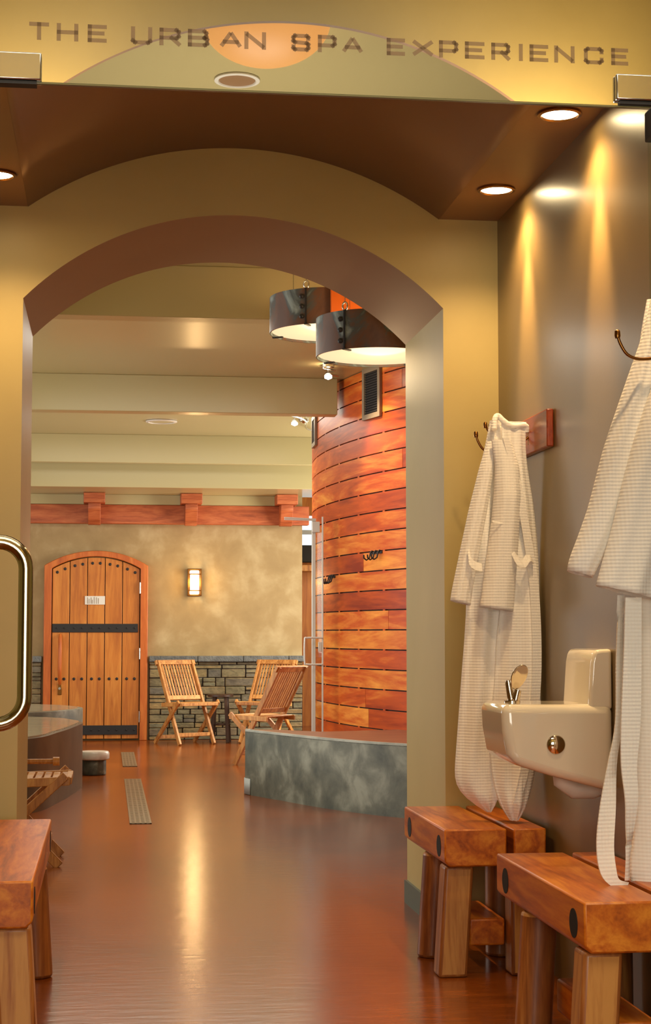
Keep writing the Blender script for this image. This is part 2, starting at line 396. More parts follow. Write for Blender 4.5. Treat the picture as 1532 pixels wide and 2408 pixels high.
# recess seen past the plaster wall
YW = 22.2
struct(MB().box(XR - .6, 7.5, YW, YW + .1, 0, 2.32).box(XR - .6, 7.5, YW, YW + .1, 2.75, CZ).build('wall_recess', M['door']), 'orange wood boarded wall of the recess')
struct(MB().box(XR - .6, 7.5, YW + .3, YW + .32, 2.2, 2.9).build('window_1', M['sky']), 'high strip window showing bright sky')
fr = struct(MB().box(XR - .6, 4, YW - .02, YW + .03, 2.5, 2.56).box(XR - .6, 4, YW - .02, YW + .03, 2.28, 2.34).build('window_2', M['alu']), 'pale frame bars of the high window')
p0 = at(713, 1322, Y=21.6); p1 = at(745, 1283, Y=21.6)
tag(MB().box(p0.x - .1, p1.x + .3, 21.5, 21.75, p0.z, p1.z).box(p0.x - .1, p1.x + .3, 21.45, 21.8, p0.z - .12, p0.z - .04, 1).build('wall_cabinet', [M['ventdark'], M['teak']], origin=(p0.x, 21.6, p0.z), bevel=.005), 'black box over a wooden shelf in the recess past the plaster wall', 'cabinet')

M['padauk'].node_tree.nodes['Principled BSDF'].inputs['Specular IOR Level'].default_value = .3
# ------------------------------------------------------------------ curved red plank wall
def circle3(a, b, c):
    ax, ay = a; bx, by = b; cx, cy = c
    d = 2*(ax*(by - cy) + bx*(cy - ay) + cx*(ay - by))
    ux = ((ax*ax + ay*ay)*(by - cy) + (bx*bx + by*by)*(cy - ay) + (cx*cx + cy*cy)*(ay - by))/d
    uy = ((ax*ax + ay*ay)*(cx - bx) + (bx*bx + by*by)*(ax - cx) + (cx*cx + cy*cy)*(bx - ax))/d
    return ux, uy, math.hypot(ax - ux, ay - uy)
K = 1.5656
def cyl_pt(px, py):
    d = at(px, py, Y=10); k = (d.z - EYE) / 10
    return (d.x / 10 * K / k, K / k)
CP = [cyl_pt(953, 1003.7), cyl_pt(795, 1048), cyl_pt(735, 1088.5)]
CX, CY, CR = circle3(*CP)
print('cylinder', CX, CY, CR, CP)
def ang_of(x, y): return math.atan2(y - CY, x - CX)
def cyl(ang, r, z): return (CX + r*math.cos(ang), CY + r*math.sin(ang), z)
A0 = PI - math.asin(min(.98, (15.55 - CY) / CR))   # far end
A1 = PI + math.asin(min(.98, (CY - 10.6) / CR))   # near end, hidden behind the jamb
pitch = at(953, 1432, Y=CP[0][1]).z - at(953, 1480, Y=CP[0][1]).z
zbase = at(953, 1481, Y=CP[0][1]).z
mb = MB(); rows = [zbase + pitch * i for i in range(-9, 16)]
for z in rows:
    z0 = max(z + .005, .01); z1 = min(z + pitch - .005, CZ - .005)
    if z1 - z0 < .02: continue
    a = A0 - random.random() * .1
    while a < A1:
        b = a + random.uniform(.35, .9); s0 = max(a, A0) + .0004; s1 = min(b, A1) - .0004; a = b
        if s1 - s0 < .01: continue
        n = max(2, int((s1 - s0) / .02)); vs = []; fs = []
        for i in range(n + 1):
            t = s0 + (s1 - s0)*i/n
            vs += [cyl(t, CR, z0), cyl(t, CR, z1), cyl(t, CR - .02, z1), cyl(t, CR - .02, z0)]
        for i in range(n):
            o = i*4; fs += [(o + j, o + (j+1) % 4, o + 4 + (j+1) % 4, o + 4 + j) for j in range(4)]
        fs += [(0, 1, 2, 3), (n*4 + 3, n*4 + 2, n*4 + 1, n*4)]
        mb.add(vs, fs, 0)
n = 60; vs = []
for i in range(n + 1):
    t = A0 + (A1 - A0)*i/n; vs += [cyl(t, CR - .022, 0), cyl(t, CR - .022, CZ), cyl(t, CR - .12, CZ), cyl(t, CR - .12, 0)]
mb.add(vs, [(i*4 + j, i*4 + (j+1) % 4, i*4 + 4 + (j+1) % 4, i*4 + 4 + j) for i in range(n) for j in range(4)] + [(0, 1, 2, 3), (n*4 + 3, n*4 + 2, n*4 + 1, n*4)], 1)
# little spacer blocks in the gaps
for z in rows:
    t = A0 + .01
    while t < A1:
        if .1 < z < CZ - .05: mb.add([cyl(t, CR - .002, z - .006), cyl(t + .006, CR - .002, z - .006), cyl(t + .006, CR - .002, z + .006), cyl(t, CR - .002, z + .006)], [(0, 1, 2, 3)], 0)
        t += .075
struct(mb.build('wall_curved', [M['padauk'], M['gap']], smooth=20), 'curved wall clad in glossy red-orange planks')

def on_cyl(px, py):
    """point of the curved wall seen at a pixel, by marching"""
    for i in range(9000):
        Y = 10.6 + i * .0007; p = at(px, py, Y=Y)
        if math.hypot(p.x - CX, p.y - CY) < CR: return p
    return p
def cyl_frame(p):
    a = ang_of(p.x, p.y); nrm = Vector((math.cos(a), math.sin(a), 0)); tg = Vector((-math.sin(a), math.cos(a), 0)); return a, nrm, tg
# vents
def vent(px0, px1, py_top, py_bot, label):
    a = on_cyl(px0 + 2, (py_top + py_bot)/2); b = on_cyl(px1 - 2, (py_top + py_bot)/2); c = (a + b)/2
    _, nrm, tg = cyl_frame(c)
    wd = (b - a).length; q = on_cyl((px0 + px1)/2, py_top); q2 = on_cyl((px0 + px1)/2, py_bot); z0, z1 = q2.z, q.z
    c = Vector((c.x, c.y, z0)) + nrm * .012
    t = thing('air_vent', label, 'vent', c, 0, 'air vents in the curved plank wall')
    up = Vector((0, 0, 1)); h = z1 - z0
    m1 = MB(); fw = wd * .12
    m1.obox(tg*(wd/2 - fw/2) + up*h/2, tg*fw/2, nrm*.012, up*h/2).obox(-tg*(wd/2 - fw/2) + up*h/2, tg*fw/2, nrm*.012, up*h/2)
    m1.obox(up*(h - fw/2), tg*(wd/2 - fw), nrm*.012, up*fw/2).obox(up*fw/2, tg*(wd/2 - fw), nrm*.012, up*fw/2)
    m1.build('frame', M['vent'], t, bevel=.002)
    MB().obox(up*h/2 - nrm*.008, tg*(wd/2 - fw), nrm*.002, up*(h/2 - fw)).build('backing', M['ventdark'], t)
    ns = 17; m2 = MB()
    for i in range(ns):
        z = fw + (h - 2*fw)*(i + .5)/ns
        m2.obox(up*z, tg*(wd/2 - fw), nrm*.005 + up*.003, up*.002)
    m2.build('louvre', M['iron'], t)
vent(856, 901, 862, 984, 'dark louvred air vent high on the red planks below the nearer drum lamp')
vent(737, 749, 978, 1050, 'narrow dark air vent at the far curve of the red plank wall')
# coat hooks
def triple_hook(px, py, sc, label):
    p = on_cyl(px, py); _, nrm, tg = cyl_frame(p)
    t = thing('coat_hook_rail', label, 'coat hook', p, 0, 'black hooks on the curved plank wall')
    up = Vector((0, 0, 1))
    MB().obox(nrm*.004, tg*.085*sc, nrm*.004, up*.008).build('rail', M['iron'], t, bevel=.001)
    for k in (-1, 0, 1):
        o = tg*k*.055*sc; MB().tube([o + nrm*.005 + up*.02, o + nrm*.02 + up*.0, o + nrm*.03 - up*.04, o + nrm*.055 - up*.055, o + nrm*.075 - up*.04, o + nrm*.078 - up*.015], .006, 8).build('hook', M['iron'], t, smooth=60)
triple_hook(886, 1300, 1.3, 'black triple hook on the red planks nearer the arch jamb')
triple_hook(783, 1357, 1.1, 'black triple hook on the red planks beside the glass door')

# ------------------------------------------------------------------ raised concrete platform
def cr(pts, n=8):
    out = []
    P = [pts[0]] + list(pts) + [pts[-1]]
    for i in range(1, len(P) - 2):
        for j in range(n):
            t = j/n; a, b, c, d = P[i-1], P[i], P[i+1], P[i+2]
            out.append(tuple(.5*((2*b[k]) + (-a[k] + c[k])*t + (2*a[k] - 5*b[k] + 4*c[k] - d[k])*t*t + (-a[k] + 3*b[k] - 3*c[k] + d[k])*t**3) for k in range(len(b))))
    out.append(tuple(pts[-1])); return out
outer = cr([(1.075, 12.93), (1.045, 12.86), (1.09, 12.72), (1.26, 12.31), (1.54, 11.66), (1.93, 11.06), (2.6, 10.55), (3.4, 10.3)])
bk = at(755, 1720, Z=.48)
inner_back = [(1.075, 12.93), (1.3, 12.83), (bk.x, bk.y), (1.95, 12.6)]
outer = [p for p in outer if p[0] < 2.75]
along = [cyl(A1 + (ang_of(*inner_back[2]) % (2*PI) - A1)*i/16, CR + .006, 0)[:2] for i in range(17)]
along = [p for p in along if p[1] < 12.9 and p[1] > 10.62]
print('outer end', outer[-1], 'along', along[0], along[-1])
poly = outer + along + inner_back[::-1][1:-1]
g = tag(MB().prism(poly, XY, 0, .468).build('curved_platform', M['concrete'], origin=(1.6, 12, 0), smooth=30), 'low raised curved platform with mottled grey-green concrete face below the red planks', 'platform')
def off(pts, d):
    out = []
    for i, p in enumerate(pts):
        a = Vector(pts[max(i-1, 0)]); b = Vector(pts[min(i+1, len(pts)-1)]); t = (b - a).normalized(); out.append((p[0] - t.y*d, p[1] + t.x*d))
    return out
inn = off(outer, .035); mb = MB()
vs = []
for (a, b) in zip(outer, inn): vs += [(a[0], a[1], .462), (a[0], a[1], .482), (b[0], b[1], .482), (b[0], b[1], .462)]
mb.add(vs, [(i*4 + j, i*4 + (j+1) % 4, i*4 + 4 + (j+1) % 4, i*4 + 4 + j) for i in range(len(outer)-1) for j in range(4)])
mb.build('top_edge', M['edge'], g, origin=(1.6, 12, 0), smooth=30)
top = inn + along + inner_back[::-1][1:-1]
MB().prism(top, XY, .465, .478).build('deck', M['deck'], g, origin=(1.6, 12, 0))
q = at(580, 1866, Z=0)
pd = MB()
oo = [p for p in off(outer, -.004) if 12.72 < p[1] < 12.93]
vs = []
for p in oo: vs += [(p[0], p[1], .004), (p[0], p[1], .12)]
pd.add(vs, [(2*i, 2*i+2, 2*i+3, 2*i+1) for i in range(len(oo)-1)])
pd.build('corner_pad', M['rubber'], g, origin=(1.6, 12, 0), smooth=60, solid=.005)

# ------------------------------------------------------------------ back wall: wainscot, door, beam, sconce
st = MB()
def stone_area(x0, x1, y, z0, z1):
    z = z0
    while z < z1 - .02:
        h = random.choice((.045, .06, .075, .09, .1)); h = min(h, z1 - z)
        x = x0
        while x < x1 - .01:
            wd = random.uniform(.1, .42); wd = min(wd, x1 - x)
            if x1 - x - wd < .08: wd = x1 - x
            d = random.uniform(.045, .075); e = .005
            if h > .08 and random.random() < .3:
                st.box(x + e, x + wd - e, y - d, y, z + e/2, z + h/2 - e/2); d = random.uniform(.045, .075); st.box(x + e, x + wd - e, y - d, y, z + h/2 + e/2, z + h - e/2)
            else: st.box(x + e, x + wd - e, y - d, y, z + e/2, z + h - e/2)
            x += wd
        z += h
DL = at(103, 1500, Y=YB).x; DR = at(347, 1500, Y=YB).x
zc0 = at(500, 1556, Y=YB).z; zc1 = at(500, 1542, Y=YB).z
stone_area(DR + .02, XR, YB, .0, zc0); stone_area(-3.2, DL - .02, YB, 0, zc0)
struct(st.build('wall_wainscot', M['stones'], origin=(0, YB, 0), bevel=.008), 'stacked ledge-stone wainscot under the plaster')
struct(MB().box(DR + .02, XR, YB - .04, YB - .0005, 0, zc0 - .01).box(-3.2, DL - .02, YB - .04, YB - .0005, 0, zc0 - .01).build('wall_mortar', M['gap']))
cp = MB(); x = DR + .02
while x < XR + .02:
    wd = min(random.uniform(.5, .62), XR + .03 - x); cp.box(x, x + wd - .004, YB - .12, YB - .001, zc0, zc1); x += wd
cp.box(-1.2, DL - .02, YB - .12, YB - .001, zc0, zc1).box(-3.2, -1.205, YB - .12, YB - .001, zc0, zc1)
struct(cp.build('trim_capstone', M['capstone'], bevel=.01), 'blue-grey stone cap along the wainscot')

# arched plank door
d = thing('door_1', 'arched honey-coloured plank door with black iron straps', 'door', ((DL + DR)/2, YB, 0)); d['kind'] = 'structure'
del d['category']
dw = DR - DL; hw = dw/2; FWD = .085
zsp = at(103, 1330, Y=YB).z; zap = at(225, 1296, Y=YB).z
DO = (d.location.x, YB, 0)
ao = [(p[0], p[1]) for p in arc(0, hw, zsp, zap - zsp, 24)]; ai = [(p[0], p[1]) for p in arc(0, hw - FWD, zsp - .035, zap - zsp - .03, 24)]
mb = MB(); vs = []
path_o = [(-hw, 0)] + ao + [(hw, 0)]; path_i = [(-hw + FWD, 0)] + ai + [(hw - FWD, 0)]
for a, b in zip(path_o, path_i): vs += [(a[0], -.1, a[1]), (a[0], -.002, a[1]), (b[0], -.002, b[1]), (b[0], -.1, b[1])]
mb.add(vs, [(i*4 + j, i*4 + (j+1) % 4, i*4 + 4 + (j+1) % 4, i*4 + 4 + j) for i in range(len(path_o)-1) for j in range(4)] + [(0, 1, 2, 3), tuple(len(vs) - 1 - j for j in range(4))])
mb.build('frame', M['dframe'], d, smooth=30, bevel=.006)
lw = hw - FWD - .006
def leaf_top(x):
    a = arc(0, hw - FWD, zsp - .035, zap - zsp - .03, 24)
    for p, q in zip(a[:-1], a[1:]):
        if p[0] <= x <= q[0]: return p[1] + (q[1] - p[1])*(x - p[0])/(q[0] - p[0]) - .01
    return zsp - .045
mb = MB(); pw = 2*lw/5
for k in range(5):
    x0 = -lw + k*pw + .004; x1 = -lw + (k+1)*pw - .004
    top = [(x1 - (x1 - x0)*j/5, leaf_top(x1 - (x1 - x0)*j/5)) for j in range(6)]
    mb.prism([(x0, .02), (x1, .02)] + top, XZ, -.07, -.03)
leaf = mb.build('leaf', M['door'], d, bevel=.003)
MB().prism([(-lw, .02), (lw, .02), (lw, leaf_top(lw) - .01), (0, leaf_top(0) - .02), (-lw, leaf_top(-lw) - .01)], XZ, -.03, -.01).build('leaf_backing', M['gap'], d)
def dz(py): return at(220, py, Y=YB).z
for (ya, yb) in ((1467, 1487), (1705, 1727)):
    s_ = MB().box(-lw + .005, lw - .02, -.085, -.068, dz(yb), dz(ya)).build('iron_strap', M['iron'], d, bevel=.003)
    for k in range(5):
        for s in (-.22, .22):
            x = -lw + (k + .5 + s)*pw
            MB().lathe([(.011, 0), (.011, .004), (.006, .009)], (x, -.085, (dz(ya) + dz(yb))/2), 10, Matrix.Rotation(PI/2, 3, 'X')).build('stud', M['iron'], s_, smooth=40)
for py in (None, 1596):
    for k in range(5):
        for s in (-.22, .22):
            x = -lw + (k + .5 + s)*pw; z = leaf_top(x) - .065 if py is None else dz(py)
            MB().lathe([(.017, 0), (.017, .004), (.01, .01)], (x, -.07, z), 10, Matrix.Rotation(PI/2, 3, 'X')).build('stud', M['iron'], d, smooth=40)
xh = at(142, 1500, Y=YB).x - DO[0]
h = MB().tube([(xh, -.07, dz(1492)), (xh, -.115, dz(1500)), (xh, -.125, dz(1540)), (xh, -.125, dz(1570)), (xh, -.115, dz(1600)), (xh, -.07, dz(1610))], [.012, .02, .022, .022, .02, .012], 10).build('handle', M['dframe'], d, smooth=60)
MB().box(xh - .022, xh + .022, -.082, -.069, dz(1633), dz(1608)).build('latch_plate', M['bronze'], d, bevel=.003)
MB().tube([(xh, -.08, dz(1618)), (xh, -.11, dz(1618))], .014, 12).build('lock_cylinder', M['steel'], d, smooth=40)
for py in (1383, 1537, 1685):
    MB().box(lw - .004, lw + .012, -.105, -.09, dz(py + 13), dz(py - 13)).tube([(lw + .004, -.108, dz(py + 13)), (lw + .004, -.108, dz(py - 13))], .008, 8).build('hinge', M['steel'], d, smooth=40)
xs0 = at(200, 1410, Y=YB).x - DO[0]; xs1 = at(247, 1410, Y=YB).x - DO[0]
sg = MB().box(xs0, xs1, -.08, -.07, dz(1422), dz(1402)).build('sign', M['white'], d, bevel=.002)
m_ = MB()
for i, (u, l) in enumerate(((.12, .8), (.2, .6), (.3, .8), (.36, .5), (.45, .85), (.56, .8), (.66, .7))):
    xx = xs0 + (xs1 - xs0)*u; m_.box(xx, xx + .006, -.082, -.0802, dz(1420), dz(1420) + .09*l)
m_.build('sign_marks', M['vent'], sg)

# redwood beam + corbels
zb0 = at(400, 1234, Y=YB).z; zb1 = at(400, 1190, Y=YB).z
xe = at(700, 1200, Y=YB).x
struct(MB().box(-4, xe + .12, YB - .14, YB - .001, zb0, zb1).build('trim_beam', M['beam'], bevel=.006), 'red fir beam along the top of the plaster wall')
for i, (px, lab) in enumerate(((222, 'red fir corbel bracket on the beam above the arched door'), (450, 'red fir corbel bracket on the beam above the wall lamp'), (674, 'red fir corbel bracket at the right end of the beam by the plank wall'))):
    x = at(px, 1200, Y=YB - .3).x
    t = thing('corbel', lab, 'bracket', (x, YB - .14, zb0), 0, 'corbels along the red beam')
    ht = zs - zb0
    MB().box(-.12, .12, -.28, -.001, ht - .115, ht - .002).build('cap_block', M['beam'], t, bevel=.006)
    prof = [(-.001, -.02), (-.13, -.02), (-.16, .02), (-.19, .06), (-.2, .1), (-.24, .15), (-.24, ht - .115), (-.001, ht - .115)]
    MB().prism(prof, YZ, -.07, .07).build('bracket', M['beam'], t, bevel=.006)

# sconce
sx0 = at(442, 1370, Y=YB).x; sx1 = at(472, 1370, Y=YB).x; sz0 = at(457, 1402, Y=YB).z; sz1 = at(457, 1338, Y=YB).z
t = thing('wall_sconce', 'lit rectangular wall lamp with bronze frame on the plaster wall', 'wall lamp', ((sx0 + sx1)/2, YB, sz0))
sw = (sx1 - sx0)/2; sh = sz1 - sz0
MB().box(-sw, sw, -.012, -.001, 0, sh).build('back_plate', M['bronze'], t, bevel=.002)
MB().box(-sw + .02, sw - .02, -.085, -.013, .02, sh - .02).build('glass_shade', M['sconce'], t, bevel=.01)
m_ = MB()
for sgn in (-1, 1): m_.box(sgn*sw - .008, sgn*sw + .008, -.1, -.01, 0, sh).box(sgn*(sw - .016) - .005, sgn*(sw - .016) + .005, -.1, -.09, sh*.2, sh*.8)
for zz in (.006, sh*.2, sh*.8, sh - .006): m_.box(-sw, sw, -.1, -.09, zz - .006, zz + .006)
m_.build('frame', M['bronze'], t, bevel=.002)
point('sconce_lamp', ((sx0 + sx1)/2, YB - .15, (sz0 + sz1)/2), 11, (1, .62, .26), .08)

# ------------------------------------------------------------------ ceiling fittings
sp = at(380, 990, Z=CZ)
def disc_ring(name, label, c, r, down=True, group=None, m1='white', m2='ceil'):
    t = thing(name, label, 'speaker', c, 0, group)
    MB().lathe([(r*.8, 0), (r, -.003), (r, -.012), (r*.84, -.016), (r*.8, -.006)], (0, 0, 0), 40).build('rim', M[m1], t, smooth=40)
    MB().lathe([(r*.8, -.004), (r*.8, -.009)], (0, 0, 0), 40).build('grille', M[m2], t)
    return t
disc_ring('ceiling_speaker', 'flat oval white ceiling speaker between the pale beams', sp, .155)

def track(pts, label):
    c = (at(*pts[0], Y=pts[0][2] if len(pts[0]) > 2 else None) if 0 else None)
def track_light(lamps, label):
    """lamps: list of (px,py,Y); a curved bar with lamp heads"""
    L = [at(px, py, Y=Y) for px, py, Y in lamps]
    mid = sum(L, Vector()) / len(L); base = Vector((mid.x, mid.y, CZ))
    t = thing('track_light', label, 'spotlight', base, 0, 'track lights by the curved plank wall')
    e0 = L[0] + Vector((-.05, -.1, 0)); e1 = L[-1] + Vector((.12, .3, 0))
    pts = []
    for i in range(9):
        u = i/8; p = e0.lerp(e1, u); pts.append((p.x - base.x + .06*math.sin(u*PI*2), p.y - base.y, -.04))
    MB().tube(pts, .008, 8).build('bar', M['steel'], t, smooth=60)
    MB().lathe([(.05, 0), (.05, -.02), (.02, -.03), (.01, -.04)], (0, 0, 0), 16).build('canopy', M['steel'], t, smooth=40)
    for p in L:
        l = p - base; hd = MB().tube([(l.x, l.y, -.04), (l.x, l.y, l.z + .04)], .005, 8).tube([(l.x, l.y + .05, l.z + .03), (l.x, l.y + .005, l.z + .004)], [.018, .03], 14).build('lamp_head', M['iron'], t, smooth=50)
        MB().lathe([(.004, -.024), (.03, -.012), (.03, .008), (.004, .014)], (l.x, l.y - .012, l.z), 14).build('bulb', M['tracklamp'], hd, smooth=60)
        spot('track_lamp_light', p + Vector((0, -.05, -.02)), (p.x + .9, p.y - .6, 1.0), 55, (1, .72, .42), 100, .8, .03)
        point('track_lamp_glow', p + Vector((-.0, -.04, .02)), 1.6, (1, .72, .42), .02)
track_light([(772, 886, 13.1)], 'small bright track spotlight in front of the middle ceiling beam')
track_light([(693, 996, 16.0), (735, 995, 17.0)], 'pair of small bright track spotlights beyond the middle beam')

# drum pendants
def drum(px, Y, py_bot, lab, h=.2, rad=.31, sa=-2.1):
    c = at(px, py_bot, Y=Y)
    t = thing('drum_pendant', lab, 'pendant lamp', (c.x, c.y, c.z), 0, 'rusted steel drum pendants')
    MB().lathe([(rad - .006, 0), (rad, 0), (rad, h), (rad - .006, h)], (0, 0, 0), 72).build('drum', M['rust'], t, smooth=50)
    t.children[0].data.polygons  # solid ring: remove the two cap discs below
    me = t.children[0].data; bm = bmesh.new(); bm.from_mesh(me)
    bmesh.ops.delete(bm, geom=[f for f in bm.faces if len(f.verts) > 10], context='FACES'); bm.to_mesh(me); bm.free()
    MB().lathe([(rad - .012, .012), (rad - .012, .02)], (0, 0, 0), 64).build('diffuser', M['drumglow'], t)
    for a in (sa, sa + 1.57, sa + 3.14, sa + 4.71):
        q = Vector((math.cos(a), math.sin(a), 0)); tg = Vector((-q.y, q.x, 0))
        MB().obox(q*(rad - .02), q*.03, tg*.008, Vector((0, 0, .004))).build('clip', M['iron'], t, bevel=.001)
    for a in (sa, sa + 2.09, sa + 4.19):
        q = Vector((math.cos(a), math.sin(a), 0)); tg = Vector((-q.y, q.x, 0)); up = Vector((0, 0, 1))
        MB().obox(q*(rad + .003) + up*h/2, q*.003, tg*.004, up*h/2).build('seam', M['iron'], t)
        for z in (.22, .5, .78):
            MB().lathe([(.013, 0), (.013, .004), (.006, .01)], q*(rad) - tg*.024 + up*h*z, 10, q.to_track_quat('Z', 'Y').to_matrix()).build('bolt', M['iron'], t, smooth=40)
        MB().tube([q*(rad - .004) + up*(h + .02) + tg*.014*math.cos(b_) + up*.02*math.sin(b_) for b_ in [2*PI*i/12 for i in range(12)]], .004, 6, closed=True).build('ring', M['steel'], t, smooth=60)
        cab = MB().tube([q*(rad - .004) + up*(h + .038), q*(rad - .004) + up*(CZ - c.z)], .0018, 6).build('cable', M['steel'], t)
    point('drum_lamp_light', (c.x, c.y, c.z - .03), 9, (1, .72, .4), .2)
    point('drum_inner_light', (c.x, c.y, c.z + .12), 4, (1, .66, .36), .05)
    return t
drum(773, 8.98, 785, 'rusted steel drum pendant hanging farther behind the other', rad=.317, h=.19, sa=-2.08)
drum(890, 8.28, 841, 'dark blue-grey steel drum pendant hanging nearer the arch jamb', h=.19, sa=-2.28)
xo = at(779.5, 700, Y=8.62).x
struct(MB().box(xo, 2.6, 8.62, 8.66, at(800, 800, Y=8.62).z, CZ).build('trim_orange_panel', M['orange']), 'orange panel hanging behind the nearer drum lamp')

# ------------------------------------------------------------------ drains
def grate(name, x0, x1, y0, y1, lab):
    t = thing(name, lab, 'drain', ((x0 + x1)/2, y0, 0), 0, 'trench drain grates')
    wd = (x1 - x0)/2; ln = y1 - y0
    MB().box(-wd, wd, 0, ln, 0, .003).build('tray', M['gratehole'], t)
    m_ = MB()
    for k in range(5): x = -wd + .006 + (2*wd - .012)*k/4; m_.box(x - .006, x + .006, 0, ln, .003, .006)
    n = int(ln / .07)
    for k in range(n + 1): y = ln*k/n; m_.box(-wd, wd, max(0, y - .022), min(ln, y + .022), .003, .0066)
    m_.build('grid', M['grate'], t)
grate('floor_drain', .158, .296, 10.92, 14.24, 'long metal floor drain grate nearer the camera on the brown floor')
grate('floor_drain', .16, .29, 15.6, 17.43, 'short metal floor drain grate in front of the arched door')

# ------------------------------------------------------------------ soaking pool
ZT = .51
tp = [at(60, 1734, Z=ZT), at(140, 1717.5, Z=ZT), at(194, 1697, Z=ZT)]
print('tub', tp)
edge = cr([(-2.4, 10.2), (-1.3, 10.75), (tp[0].x, tp[0].y), (tp[1].x, tp[1].y), (tp[2].x - .02, tp[2].y - .25), (tp[2].x, tp[2].y + .1), (tp[2].x - .05, 13.9), (-.4, 14.3), (-.9, 14.6), (-2.4, 14.7)], 8)
t = thing('soaking_pool', 'round-fronted concrete soaking pool brimming with water beside the passage', 'pool', (-1.4, 12.6, 0))
po = [(p[0] + 1.4, p[1] - 12.6) for p in edge]
MB().prism(po, XY, 0, ZT - .012).build('wall', M['tubwall'], t, smooth=30)
pin = [(p[0], p[1]) for p in off(po, .03)]
MB().prism(pin, XY, ZT - .02, ZT).build('water', M['water'], t, smooth=30)
up_ = [( .15 + 1.05*math.cos(2*PI*i/64), 2.75 + 1.02*math.sin(2*PI*i/64)) for i in range(64)]
MB().prism(up_, XY, 0, ZT + .03).build('upper_tier', M['concrete'], t, smooth=30)
MB().prism([((x - .15)*.96 + .15, (y - 2.75)*.96 + 2.75) for x, y in up_], XY, ZT + .02, ZT + .036).build('upper_water', M['water'], t, smooth=30)

# low stone stool
c = at(221, 1822, Z=0)
t = thing('stone_stool', 'low round stool with pale top and dark stone base beside the pool', 'stool', (c.x, c.y, 0))
MB().lathe([(.105, 0), (.105, .13)], (0, 0, 0), 10).build('base', M['stool_base'], t, bevel=.01)
MB().lathe([(.12, .13), (.13, .14), (.13, .185), (.12, .2)], (0, 0, 0), 32).build('seat', M['stonetop'], t, smooth=50)

# ------------------------------------------------------------------ folding chairs
def make_chair(label, top=(.25, .9), rear=.24):
    t = thing('folding_chair', label, 'chair', (0, 0, 0), 0)
    for s in (-1, 1):
        MB().bar((s*.215, -.24, 0.004), (s*.215, top[0], top[1]), .028, .05).build('leg', M['teak'], t, bevel=.004)
        MB().bar((s*.25, rear, .004), (s*.25, -.27, .47), .026, .045).build('leg', M['teak'], t, bevel=.004)
    m_ = MB(); d_ = Vector((0, top[0] + .24, top[1])).normalized()
    def bp(x, z): return Vector((x, -.24 + (top[0] + .24)*z/top[1], z)) if top[1] > .8 else Vector((x, -.24 + (top[0] + .24)*z/.9, z*top[1]/.9))
    m_.bar(bp(-.25, .88), bp(.25, .88), .055, .03, d_)
    m_.bar(bp(-.2, .5), bp(.2, .5), .05, .022, d_)
    for k in range(11):
        x = -.175 + .035*k; m_.bar(bp(x, .5), bp(x, .87), .02, .011)
    m_.build('backrest', M['teak'], t, bevel=.003)
    m_ = MB()
    for k in range(9): y = -.26 + .045*k; m_.bar((-.2, y, .447), (.2, y, .447), .036, .014, (0, 1, 0))
    for s in (-1, 1): m_.bar((s*.225, -.29, .44), (s*.225, .13, .425), .022, .045)
    m_.bar((-.225, -.285, .44), (.225, -.285, .44), .03, .035, (0, 1, 0))
    m_.build('seat', M['teak'], t, bevel=.004)
    MB().bar((-.2, -.18, .11), (.2, -.18, .11), .022, .04, (0, 1, 0)).build('stretcher', M['teak'], t, bevel=.004)
    MB().bar((-.24, .16, .075), (.24, .16, .075), .022, .04, (0, 1, 0)).build('stretcher', M['teak'], t, bevel=.004)
    return t
G = 'slatted teak folding chairs'
def floor_mid(a, b): return (at(*a, Z=0) + at(*b, Z=0))/2
c1 = at(430, 1746, Z=0)
ch = make_chair('slatted teak folding chair left of the dark stool, in front of the stone wainscot'); ch['group'] = G
ch.location = (at(432, 1742, Z=0).x, 18.75, 0); ch.rotation_euler = (0, 0, R(28))
dup(ch, (at(622, 1742, Z=0).x, 18.8, 0), R(-32), 'slatted teak folding chair right of the dark stool, against the stone wainscot', G)
c3 = at(640, 1795, Z=0)
dup(ch, (1.5, 15.7, 0), R(-130), 'nearest slatted teak folding chair seen from behind, above the concrete platform', G)
lf = make_chair('low teak folding chair half hidden behind the left side of the arch', (.6, .88), .24); lf['group'] = G
lf.location = (-.47, 9.2, 0); lf.rotation_euler = (0, 0, R(90))
MB().tube([(.2, -.2, .51), (.2, .3, .51)], .014, 12).tube([(.2, -.225, .51), (.2, -.19, .51)], .024, 14).build('armrest', M['teak'], lf, smooth=50)

# dark round stool table
c = at(520, 1747, Z=0)
t = thing('side_table', 'small dark round wooden table between the two teak chairs', 'table', (c.x, c.y + .1, 0))
MB().lathe([(.13, .5), (.145, .505), (.145, .525), (.135, .53)], (0, 0, 0), 32).build('tabletop', M['darkwood'], t, smooth=40)
for a in (.6, .6 + PI/2, .6 + PI, .6 + 1.5*PI):
    MB().bar((.13*math.cos(a), .13*math.sin(a), .002), (.09*math.cos(a), .09*math.sin(a), .505), .035, .035).build('leg', M['darkwood'], t, bevel=.003)
MB().tube([(.105*math.cos(a), .105*math.sin(a), .2) for a in [2*PI*i/24 for i in range(24)]], .01, 8, closed=True).build('foot_ring', M['darkwood'], t, smooth=60)

